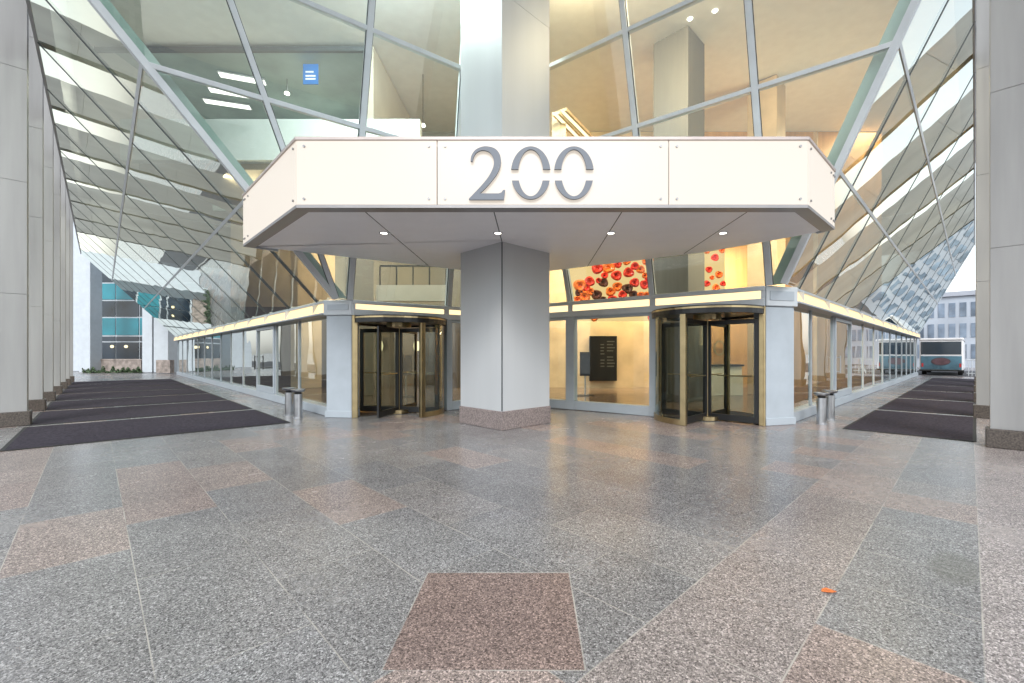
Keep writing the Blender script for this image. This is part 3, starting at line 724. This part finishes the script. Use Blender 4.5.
# ---------------------------------------------------------------- mats, posts, leaf
def make_mat(P, n0, n1, a0, a1, label, group):
    mb = MB(); mb.prism([P(n0, a0), P(n1, a0), P(n1, a1), P(n0, a1)], .004, .016)
    o = mb.build('floor_mat', 'mat', bevel=.004)
    e = .05
    mb = MB()
    mb.prism([P(n0-e, a0-e), P(n1+e, a0-e), P(n1+e, a0), P(n0-e, a0)], .003, .013); mb.prism([P(n0-e, a1), P(n1+e, a1), P(n1+e, a1+e), P(n0-e, a1+e)], .003, .013)
    mb.prism([P(n0-e, a0), P(n0, a0), P(n0, a1), P(n0-e, a1)], .003, .013); mb.prism([P(n1, a0), P(n1+e, a0), P(n1+e, a1), P(n1, a1)], .003, .013)
    mb.build('border', 'rubber', o); tag(o, label, 'mat', group)
w = {0: 'nearest the viewer', 1: 'second from the viewer', 2: 'third from the viewer', 3: 'fourth from the viewer', 4: 'fifth from the viewer', 5: 'sixth from the viewer', 6: 'farthest from the viewer'}
for k in range(7): make_mat(pl, -1.08, 2.88, 10.55+3.38*k, 10.55+3.38*k+2.95, f'wide dark purple-grey floor mat in the left arcade, {w[k]}', 'floor mats in the left arcade')
for k in range(6): make_mat(pr, -1.82, -.03, 10.66+4.45*k, 10.66+4.45*k+3.97, f'narrow dark purple-grey floor mat in the right arcade, {w[k] if k < 5 else w[6]}', 'floor mats in the right arcade')
def urn_post(p, label, face):
    t = thing('ash_post', p, label, 'ash post', 'steel ash posts beside the shopfronts')
    mb = MB(); mb.lathe(p, [(0, .0), (.105, .0), (.105, .02), (.092, .024), (.092, .56), (.085, .565)]); mb.build('post', 'steel', t, smooth=True)
    mb = MB(); mb.lathe(p, [(.07, .565), (.075, .60)]); mb.build('neck', 'black', t, smooth=True)
    mb = MB(); mb.lathe(p, [(.07, .60), (.14, .625), (.155, .655), (.155, .675), (.135, .675), (.10, .65), (0, .645)]); mb.build('bowl', 'steel', t, smooth=True)
urn_post(V((-5.93, 10.7, 0)), 'steel ash post with dished top, left one of the pair by the left shopfront', 0)
urn_post(V((-5.49, 10.28, 0)), 'steel ash post with dished top, right one of the pair by the left shopfront', 0)
urn_post(V((6.2, 9.38, 0)), 'steel ash post with dished top, left one of the pair by the right shopfront', 0)
urn_post(V((6.78, 9.97, 0)), 'steel ash post with dished top, right one of the pair by the right shopfront', 0)
mb = MB(); c = at(826, 592, 657/(592-354)); c.z = 0
pts = [(.0, .0), (.02, .018), (.05, .024), (.08, .010), (.1, .0), (.08, -.014), (.05, -.02), (.02, -.012)]
for i in range(len(pts)):
    a, b = pts[i], pts[(i+1) % len(pts)]
    mb.face([c+V((.045, 0, .012)), c+V((a[0]-.03, a[1]*1.3, .004+abs(a[1])*.35)), c+V((b[0]-.03, b[1]*1.3, .004+abs(b[1])*.35))])
tag(mb.build('fallen_leaf', 'leaf_orange'), 'small orange fallen leaf on the granite paving', 'leaf')

# ---------------------------------------------------------------- inside the lobby
def panel(name, m, x0, x1, y0, y1, D, th, parent=None, bevel=0):
    p, q = at(x0, y1, D), at(x1, y0, D); mb = MB(); mb.box((p.x, D, p.z), (q.x, D+th, q.z)); return mb.build(name, m, parent, bevel=bevel)
# art wall
art = thing('wall_art', at(640, 300, 17), 'backlit cream wall panel covered with orange and red round discs', 'wall art')
panel('backing', 'art_panel', 566, 725, 190, 321, 17.0, .12, art)
random.seed(21)
done = []
spots = [(580, 286, 7), (597, 269, 6), (608, 268, 6.5), (589, 282, 5.5), (603, 283, 5, 'u'), (616, 276, 5.5), (617, 287, 5), (596, 295, 5.5, 'u'), (610, 292, 5), (628, 273, 5.5), (640, 270, 4.5), (634, 283, 5, ), (627, 289, 5.5, 'u'), (644, 285, 5), (646, 261, 5), (622, 295, 4.5), (584, 297, 6), (633, 295, 4.5, 'u'), (640, 296, 4.5), (612, 300, 5), (626, 262, 4), (603, 260, 4), (706, 252, 2.8), (714, 258, 4), (721, 251, 3), (708, 270, 3.5), (718, 275, 4), (706, 284, 3.5), (715, 288, 4), (722, 284, 3), (711, 278, 2.5), (652, 318, 5), (594, 318, 4), (640, 310, 5), (606, 309, 4)]
for k in range(34):
    x, y = random.uniform(574, 648), random.uniform(262, 300)
    if y > 300-.75*(x-560) and all((x-q[0])**2+(y-q[1])**2 > 22 for q in spots): spots.append((x, y, random.uniform(3, 4.6)) + (('u',) if y > 284 and random.random() < .4 else ()))
for k in range(40):
    x, y = random.uniform(570, 724), random.uniform(195, 262)
    if all((x-q[0])**2+(y-q[1])**2 > 60 for q in spots) and len(spots) < 80: spots.append((x, y, random.uniform(3, 5.5)))
for i, s in enumerate(spots):
    x, y, r = s[:3]; c = at(x, y, 16.98); rr = r/F*17; m = 'umber' if len(s) > 3 else ('orange' if i % 2 == 0 else 'red')
    mb = MB(); prof = [(0, .06), (rr*.22, .03), (rr*.3, .10), (rr*.7, .16), (rr, .10), (rr*.98, .08)]; nseg = 18
    rot = random.random()*6
    for (r0, h0), (r1, h1) in zip(prof, prof[1:]):
        for k in range(nseg):
            A, Bq = rot+2*math.pi*k/nseg, rot+2*math.pi*(k+1)/nseg
            wob = lambda an: 1+.07*math.sin(an*3+i)
            mb.face([V((c.x+rq*wob(an)*math.cos(an), c.y-hq, c.z+rq*wob(an)*math.sin(an)*.92)) for rq, hq, an in ((r0, h0, A), (r0, h0, Bq), (r1, h1, Bq), (r1, h1, A))])
    mb.build('disc', m, art, smooth=True)
# inner column
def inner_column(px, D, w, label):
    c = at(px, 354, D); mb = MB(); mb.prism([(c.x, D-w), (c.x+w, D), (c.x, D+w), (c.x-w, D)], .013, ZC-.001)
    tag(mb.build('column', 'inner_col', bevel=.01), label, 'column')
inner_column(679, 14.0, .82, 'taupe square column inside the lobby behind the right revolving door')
# directory screen, monitor
d = thing('directory_screen', at(603, 381, 19.3), 'large black directory board on the warm stone lobby wall', 'screen')
panel('housing', 'screen', 589.5, 617, 336, 381, 19.33, .12, d, bevel=.01)
for (x0, x1, c) in ((592, 595, 0), (600.5, 605, 1), (607, 615, 1)):
    for k in range(9):
        y = 341+k*3.1
        if c and (k*7+int(x0)) % 5: panel('listing', 'screen_text', x0, x1-random.random()*2, y, y+1.0, 19.325, .003, d)
def monitor(x0, x1, y0, y1, D, label):
    t = thing('display_stand', (at((x0+x1)/2, 354, D).x, D, 0), label, 'screen')
    panel('screen', 'screen', x0, x1, y0, y1, D, .06, t, bevel=.006)
    c = at((x0+x1)/2, 354, D).x; zb = at(0, y1, D).z
    mb = MB(); mb.tube((c, D+.08, .02), (c, D+.08, zb+.2), .03); mb.build('pole', 'steel', t)
    mb = MB(); mb.prism([(c-.3, D-.1), (c+.3, D-.1), (c+.3, D+.3), (c-.3, D+.3)], .013, .04); mb.build('base', 'black', t)
monitor(580, 591, 352, 376, 15.5, 'black upright display on a stand right of the central column inside the lobby')
monitor(399.5, 411.5, 355, 375.5, 15.0, 'black display on a stand behind the left revolving door')
# reception desk seen through the right door
t = thing('reception_desk', (6.6, 16.2, 0), 'cream reception desk with a dark top behind the right revolving door', 'desk')
p = at(698, 354, 16).x; q = at(742, 354, 16).x
mb = MB(); mb.box((p, 16, .013), (q, 16.7, 1.05)); mb.build('front', 'cream', t, bevel=.01)
mb = MB(); mb.box((p-.05, 15.93, 1.052), (q+.05, 16.8, 1.12)); mb.build('top', 'black', t, bevel=.01)
mb = MB(); mb.box((p+.3, 15.7, .013), (q-.1, 15.99, .72)); mb.build('shelf', 'cream', t, bevel=.01)
# wall emblem ring
t = at(719, 348, 19.4); mb = MB()
nseg = 28
for k in range(nseg):
    a, b = 2*math.pi*k/nseg, 2*math.pi*(k+1)/nseg
    mb.bar(t+V((.22*math.cos(a), -.03, .3*math.sin(a))), t+V((.22*math.cos(b), -.03, .3*math.sin(b))), .07, .05, V((0, -1, 0)))
tag(mb.build('wall_ring', 'brass'), 'gold oval ring on the lobby wall above the reception desk', 'wall ornament')
# wall lamps on the left
for x, y, l in ((380, 346, 'glowing wall lamp left of the display behind the left revolving door'), (416.5, 346, 'glowing wall lamp right of the display behind the left revolving door')):
    c = at(x, y, 19.3); tt = thing('wall_lamp', c, l, 'lamp', 'wall lamps in the lobby')
    mb = MB(); mb.box((c.x-.05, 19.42, c.z-.2), (c.x+.05, 19.49, c.z+.2)); mb.build('backplate', 'brass', tt)
    mb = MB(); mb.lathe(c, [(0, -.22), (.10, -.2), (.14, 0), (.10, .2), (0, .22)]); mb.build('shade', 'warm_tube', tt, smooth=True)
# left: upper office with white parapet
t = tag(panel('parapet', 'parapet', 120, 420, 119, 160, 14.0, .25), 'long white balcony front in the upper lobby above the left of the canopy', 'balcony')
z_off = at(0, 50, 14).z
o = MB().box((-12.8, 14.26, EYE+6.0), (-3.65, 19.45, EYE+6.2)).build('balcony_floor', 'wall_taupe'); tag(o, kind='structure')
MBo = MB().box((-14, 14.0, z_off-.02), (at(367, 0, 14).x, 14.12, z_off+.12)).build('bulkhead', 'alu_dark'); tag(MBo, kind='structure')
o = MB().box((-13.5, 14.13, z_off+.02), (at(367, 0, 14).x, 19.4, z_off+.1)).build('ceiling', 'wall_teal'); tag(o, kind='structure')
o = MB().box((at(367, 0, 14).x, 14.02, EYE+6.3), (at(367, 0, 14).x+.2, 19.4, ZC-.03)).build('partition', 'wall_taupe'); tag(o, kind='structure')
o = MB().box((-14, 19.2, EYE+6.3), (at(367, 0, 14).x-.02, 19.38, z_off)).build('office_wall', 'wall_teal'); tag(o, kind='structure')
o = MB().box((at(258, 0, 17).x, 17.0, EYE+6.25), (at(350, 0, 17).x, 17.2, z_off-.8)).build('partition', 'wall_taupe'); tag(o, kind='structure')
for i, (x0, x1, y) in enumerate(((221, 260, 77), (211, 250, 92), (206, 245, 103))):
    D = (z_off-EYE-.06)*F/(354-y); a, b = at(x0, y, D), at(x1, y, D)
    l = ['fluorescent ceiling light in the upper left office, largest and nearest', 'middle fluorescent ceiling light of three in the upper left office', 'fluorescent ceiling light in the upper left office, lowest in view'][i]
    tt = thing('ceiling_light', (a+b)/2, l, 'ceiling light', 'fluorescent lights in the upper office')
    mb = MB(); mb.bar(V((a.x, D-.12, z_off-.02)), V((b.x, D+.35, z_off-.02)), .36, .05, UP); mb.build('housing', 'alu', tt)
    mb = MB(); mb.bar(V((a.x+.03, D-.12, z_off-.05)), V((b.x-.03, D+.35, z_off-.05)), .28, .02, UP); mb.build('diffuser', 'tube', tt)
s = panel('hanging_sign', 'blue_sign', 303, 318, 64, 84, 14.6, .04); tag(s, 'blue square sign hanging in the upper left office window', 'sign')
for y in (71, 75, 78): panel('line', 'white', 305.5, 315.5-(y % 3), y, y+1.6, 14.595, .004, s)
for x, y, l in ((287, 94, 'small ceiling downlight under the blue sign'), (377, 111, 'small ceiling downlight between parapet and central column'), (423, 126, 'small ceiling downlight just left of the central column above the canopy')):
    D = 15.5; c = at(x, y, D); tt = thing('downlight', c, l, 'ceiling light', 'small lobby downlights')
    mb = MB(); mb.tube((c.x, D, c.z+.03), (c.x, D, ZC-.005 if x > 366 else z_off+.02), .012, n=8); mb.build('stem', 'black', tt)
    mb = MB(); mb.lathe(c, [(.07, .06), (.09, 0), (.0, 0)]); mb.build('lens', 'downlight', tt)
ld = tag(panel('landing', 'wall_taupe', 376, 448, 285, 301, 16.0, .2), 'low grey landing front inside the lobby above the left revolving door', 'landing')
hr = thing('handrail', at(400, 280, 16.4), 'dark handrail on the landing inside the lobby above the left door', 'handrail')
a, b = at(380, 266, 16.4), at(446, 266, 16.4); b.z = a.z
MB().bar(a, b, .06, .06, UP).build('rail', 'black', hr)
for k in range(5):
    p = a+(b-a)*(k/4); MB().bar(V((p.x, p.y, at(0, 286, 16.4).z)), V((p.x, p.y, a.z-.03)), .04, .04, V((0, -1, 0))).build('post', 'black', hr)
# right: warm beams with tubes
o = MB().box((at(552, 0, 15).x, 15, at(0, 136, 15).z-1.0), (at(566, 0, 15).x, 19.3, at(0, 112, 15).z)).build('bulkhead', 'stone_warm'); tag(o, kind='structure')
for i, l in enumerate(('warm light strip beside the central column above the canopy, left one of two', 'warm light strip above the canopy, right one of two')):
    a, b = at(556+i*7, 115-i*3, 14.5), at(596+i*8, 139-i*3, 17.5); b.z = a.z
    tt = thing('light_strip', (a+b)/2, l, 'light strip', 'warm light strips in the upper lobby')
    mb = MB(); mb.bar(a+V((0, 0, .06)), b+V((0, 0, .06)), .26, .1, UP); mb.build('housing', 'stone_warm', tt)
    mb = MB(); mb.bar(a, b, .11, .02, UP); mb.build('tube', 'warm_tube', tt)
for i, (x, y) in enumerate(((625, 18), (690, 19), (715, 11), (629, 48), (663, 45))):
    D = (ZC-EYE-.01)*F/(354-y); c = at(x, y, D)
    tag(MB().lathe(c, [(0, -.02), (.06, -.02), (.08, .005)]).build('downlight', 'downlight'), ['ceiling spotlight high in the right lobby beside the mullion', 'ceiling spotlight above the taupe lobby column', 'ceiling spotlight right of the taupe lobby column top', 'lower ceiling spotlight beside the mullion left of the taupe column', 'ceiling spotlight just in front of the taupe column top'][i], 'ceiling light', 'ceiling spotlights in the right lobby')

# ---------------------------------------------------------------- background, left street end
D = 38.0
bg = thing('teal_office', (at(110, 354, D).x, D, 0), 'office with teal and dark window bands at the far end of the left arcade', 'building')
panel('wall', 'bg_white', 40, 210, 60, 371, D, 6, bg)
cols = [(89, 115), (116, 138.5), (139.7, 143), (146, 168), (172, 200)]
rows = [(225, 241, 'dark_glass'), (243, 264, 'teal_panel'), (266, 282, 'dark_glass'), (283.5, 299.5, 'teal_panel'), (301, 316.5, 'dark_glass'), (318, 335, 'teal_panel'), (336.5, 341, 'dark_glass'), (342.3, 361, 'dark_glass')]
for (x0, x1) in cols:
    for (y0, y1, m) in rows: panel('window', m, x0, x1, y0, y1, D-.06, .05, bg)
for x in (112, 126): 
    c = at(x, 346.5, D-.15); mb = MB(); mb.lathe(c, [(0, -.13), (.09, -.09), (.13, 0), (.09, .09), (0, .13)]); mb.build('lamp', 'warm_tube', bg, smooth=True)
for x0, x1, l in ((79, 90, 'white pier at the far end of the left arcade beside the columns'), (142, 152, 'left white pier of the pair at the far end of the left arcade'), (153.5, 168, 'right white pier of the pair at the far end of the left arcade')):
    o = panel('pier', 'bg_white', x0, x1, 150, 372.5, 34.5, 1.0, bevel=.03); tag(o, l, 'pier', 'white piers at the end of the left arcade')
pt = thing('planter', (at(115, 354, 34).x, 34, 0), 'low brown stone planter wall under the teal office windows', 'planter')
panel('wall', 'bg_stone', 91, 141, 360.5, 373, 35.4, .4, pt); panel('coping', 'bg_stone', 90, 141.5, 359, 360.5, 35.35, .5, pt); panel('wall', 'bg_stone', 156, 170, 360, 373, 33.6, .4, pt)
random.seed(3); mb = MB()
for k in range(1500):
    x = random.uniform(82, 142); c = at(x, 354, 34.6+random.uniform(-.3, .3)); hgt = .05+.3*abs(math.sin(x*.35)+.6*math.sin(x*.9))*random.random()
    c.z = hgt; s_ = random.uniform(.05, .11); u = V((random.uniform(-1, 1), random.uniform(-1, 1), random.uniform(-1, 1))).normalized(); w_ = u.orthogonal().normalized()
    mb.face([c+u*s_, c+w_*s_*.5, c-u*s_, c-w_*s_*.5])
tag(mb.build('ground_cover', 'leaf'), 'low green ground cover along the foot of the stone planter wall', 'plants', kind='stuff')

# ---------------------------------------------------------------- background, right street end
def prb(n0, n1, a0, a1): return [pr(n0, a0), pr(n1, a0), pr(n1, a1), pr(n0, a1)]
ab = aR0+31.2
bus = thing('shuttle_bus', pr(-1.7, ab), 'blue and white shuttle bus seen from behind at the far end of the right arcade', 'bus')
n0, n1 = -2.8, -.55
mb = MB(); mb.prism(prb(n0, n1, ab, ab+8), .35, 2.42); mb.build('body', 'bus_white', bus, bevel=.08)
mb = MB(); mb.prism(prb(n0-.02, n1+.02, ab-.02, ab+8.02), 2.425, 2.62); mb.build('roof', 'bus_white', bus, bevel=.08)
mb = MB(); mb.prism(prb(n0+.08, n1-.08, ab-.02, ab-.002), .42, 1.36); mb.build('rear_panel', 'bus_blue', bus, bevel=.005)
mb = MB(); mb.prism(prb(n0+.1, n1-.1, ab-.025, ab-.003), 1.47, 2.36); mb.build('rear_window', 'dark_glass', bus, bevel=.005)
cm = pr((n0+n1)/2, ab-.03); mb = MB(); nd = pr(1, 0)-pr(0, 0)
ring = [cm+nd*(.5*math.cos(2*math.pi*k/32))+V((0, 0, .98+.27*math.sin(2*math.pi*k/32))) for k in range(32)]
mb.hexa(ring, [p-aR*.01 for p in ring]); em = mb.build('emblem', 'bus_logo', bus)
ring = [cm-aR*.012+nd*(.45*math.cos(2*math.pi*k/32))+V((0, 0, .98+.22*math.sin(2*math.pi*k/32))) for k in range(32)]
mb = MB(); mb.hexa(ring, [p-aR*.008 for p in ring]); mb.build('emblem_centre', 'bus_maroon', em)
for n_ in (n0+.12, n1-.2):
    mb = MB(); mb.prism(prb(n_, n_+.1, ab-.03, ab-.021), .6, .85); mb.build('tail_light', 'bus_red', bus)
mb = MB(); mb.prism(prb(n0, n1, ab-.1, ab-.001), .3, .41); mb.build('bumper', 'black', bus, bevel=.02)
for n_ in (n0+.05, n1-.3):
    for da in (1.6, 6.4):
        mb = MB(); mb.tube(pr(n_, ab+da, .42), pr(n_+.25, ab+da, .42), .42); mb.build('wheel', 'rubber', bus)
for k in range(4):
    mb = MB(); mb.prism(prb(n0-.012, n0+.002, ab+.4+k*1.8, ab+2.0+k*1.8), 1.45, 2.2); mb.build('side_window', 'dark_glass', bus)
rl = thing('railing', pr(.2, ab-.3), 'thin grey street railing to the right of the bus', 'railing')
mb = MB()
for k in range(7): mb.tube(pr(-.3+.16*k, ab-.2, .0), pr(-.3+.16*k, ab-.2, 1.1), .015, n=8)
mb.build('balusters', 'alu', rl)
mb = MB(); mb.tube(pr(-.4, ab-.2, 1.1), pr(.9, ab-.2, 1.1), .025, n=8); mb.tube(pr(-.4, ab-.2, .2), pr(.9, ab-.2, .2), .02, n=8); mb.build('rail', 'alu', rl)
def far_building(label, n0, n1, a, h, m, nb, nf, wm='dark_glass'):
    t = thing('far_building', pr((n0+n1)/2, a), label, 'building')
    mb = MB(); mb.prism(prb(n0, n1, a, a+10), 0, h); mb.build('wall', m, t)
    mb = MB(); mb.prism(prb(n0-.2, n1+.2, a-.3, a+10), h, h+.5); mb.build('cornice', 'bg_grey', t)
    w_ = (n1-n0)/nb; fh = (h-1)/nf
    for i in range(nb):
        for j in range(nf):
            mb = MB(); mb.prism(prb(n0+w_*(i+.2), n0+w_*(i+.8), a-.05, a-.004), 1+fh*j, 1+fh*(j+.68)); mb.build('window', wm, t)
far_building('blue-grey office block with tall windows behind the bus', -12, .4, aR0+58, 8.0, 'bg_blue', 14, 3, 'bg_win')
far_building('pale grey tower at the far right beyond the bus', .9, 9, aR0+66, 22, 'bg_grey', 8, 9, 'bg_win')

# ---------------------------------------------------------------- the street opposite (seen only in the glass)
def block(name, c, sx, sy, h, rot, m, label):
    mb = MB(); mb.box((-sx/2, -sy/2, 0), (sx/2, sy/2, h)); mb.box((-sx/2-.3, -sy/2-.3, h), (sx/2+.3, sy/2+.3, h+.8))
    o = mb.build(name, m); o.location = c; o.rotation_euler = (0, 0, rot); tag(o, label, 'building')
block('street_block', (0, -60, 0), 60, 14, 15, 0, 'opp', 'stone office block across the plaza behind the viewer')

# ---------------------------------------------------------------- light
W = bpy.data.worlds.new('World'); S.world = W; W.use_nodes = True
nt = W.node_tree; sky = N(nt, 'ShaderNodeTexSky'); sky.sky_type = 'NISHITA'; sky.sun_disc = False
SE, SR = 38, 180
sky.sun_elevation = R(SE); sky.sun_rotation = R(SR); sky.dust_density = 1.2; sky.air_density = 1.6; sky.ozone_density = 1.0
hs = N(nt, 'ShaderNodeHueSaturation'); hs.inputs['Saturation'].default_value = .28
nt.links.new(sky.outputs[0], hs.inputs['Color']); tn = N(nt, 'ShaderNodeMix', data_type='RGBA', blend_type='MULTIPLY'); tn.inputs[0].default_value = 1; tn.inputs[7].default_value = (.96, 1.0, 1.05, 1)
nt.links.new(hs.outputs[0], tn.inputs[6]); nt.links.new(tn.outputs[2], nt.nodes['Background'].inputs[0])
nt.nodes['Background'].inputs[1].default_value = .15
sun = bpy.data.lights.new('sun', 'SUN'); sun.energy = 1.1; sun.angle = R(25); sun.color = (1, .985, .96)
so = bpy.data.objects.new('sun', sun); COL.objects.link(so)
sd = V((math.sin(R(SR))*math.cos(R(SE)), math.cos(R(SR))*math.cos(R(SE)), math.sin(R(SE))))
so.rotation_euler = (-sd).to_track_quat('-Z', 'Y').to_euler(); so.location = sd*40
def area(name, loc, sx, sy, e, col, target=None):
    l = bpy.data.lights.new(name, 'AREA'); l.shape = 'RECTANGLE'; l.size = sx; l.size_y = sy; l.energy = e*.8; l.color = col
    o = bpy.data.objects.new(name, l); COL.objects.link(o); o.location = loc
    if target: o.rotation_euler = (V(target)-V(loc)).to_track_quat('-Z', 'Y').to_euler()
zt = ZC-.05  # added fill lights brighten the lobby from places out of view
area('lobby_fill', (4.2, 10.2, zt), 2.5, 1.2, 800, (1, .78, .50), (4.6, 15, 3))
area('lobby_fill', (1.2, 11.2, zt), 1.5, 1.0, 550, (1, .78, .50), (2.2, 17, 3))
area('lobby_fill', (-3.5, 10.2, zt), 2.5, 1.2, 1300, (.93, 1, .98), (-4.5, 15, 4))
area('lobby_fill', tuple(pl(3.5, aL0+15, zt)), 1.2, 6, 700, (1, .93, .80))
area('lobby_fill', tuple(pr(-3.6, aR0+14, zt)), 1.2, 6, 500, (1, .82, .55))
area('lobby_fill', (6.0, 12.6, EYE+5.0), .8, .8, 260, (1, .85, .62), (7.0, 16.5, 1.0))
area('lobby_fill', (-5.6, 12.8, EYE+5.4), .8, .8, 70, (1, .90, .72), (-9.5, 19, 5.0))
area('office_lamp', (-8.5, 16.6, z_off-.1), 3, 2, 230, (.92, 1, .97))
area('lobby_fill', (-6.6, 16.4, EYE+5.85), 3, 1.2, 150, (1, .86, .62))
area('wall_fill', (7.4, 18.0, EYE+4.4), 2.5, .25, 420, (1, .80, .52), (7.6, 19.5, .4))  # unseen fills added here and below to brighten the inner walls
area('wall_fill', (3.6, 18.0, EYE+4.5), 4.2, .25, 420, (1, .74, .42), (3.4, 19.5, .6))
area('wall_fill', tuple(pl(fL+1.2, aL0+7, EYE+2.2)), .3, 9, 320, (1, .84, .58), tuple(pl(fL+3.4, aL0+7, EYE+3.4)))
area('wall_fill', tuple(pr(fR-1.2, aR0+7, EYE+2.2)), .3, 9, 200, (1, .78, .46), tuple(pr(fR-3.4, aR0+7, EYE+3.4)))
for x in (-2.69, -.62, 1.435, 3.47):
    l = bpy.data.lights.new('canopy_spot', 'SPOT'); l.energy = 30; l.spot_size = R(70); l.spot_blend = .8; l.shadow_soft_size = .06; l.color = (1, .9, .75)
    o = bpy.data.objects.new('canopy_spot', l); COL.objects.link(o); o.location = (x, 7.96, zc0+.0)

# ---------------------------------------------------------------- camera
cam = bpy.data.cameras.new('camera'); co = bpy.data.objects.new('camera', cam); COL.objects.link(co); S.camera = co
co.location = (0, 0, EYE); co.rotation_euler = (R(90), 0, 0)
cam.sensor_fit = 'HORIZONTAL'; cam.sensor_width = 36; cam.lens = F/1024*36
cam.shift_x = -(PX-512)/1024; cam.shift_y = (PY-341.5)/1024; cam.clip_end = 8000; cam.clip_start = .05
S.view_settings.view_transform = 'Standard'; S.view_settings.look = 'None'; S.view_settings.exposure = EXPO; S.view_settings.gamma = 1
S.cycles.max_bounces = 10; S.cycles.transparent_max_bounces = 16; S.cycles.glossy_bounces = 5; S.cycles.diffuse_bounces = 4
S.cycles.caustics_reflective = False; S.cycles.sample_clamp_indirect = 6; S.cycles.use_denoising = True
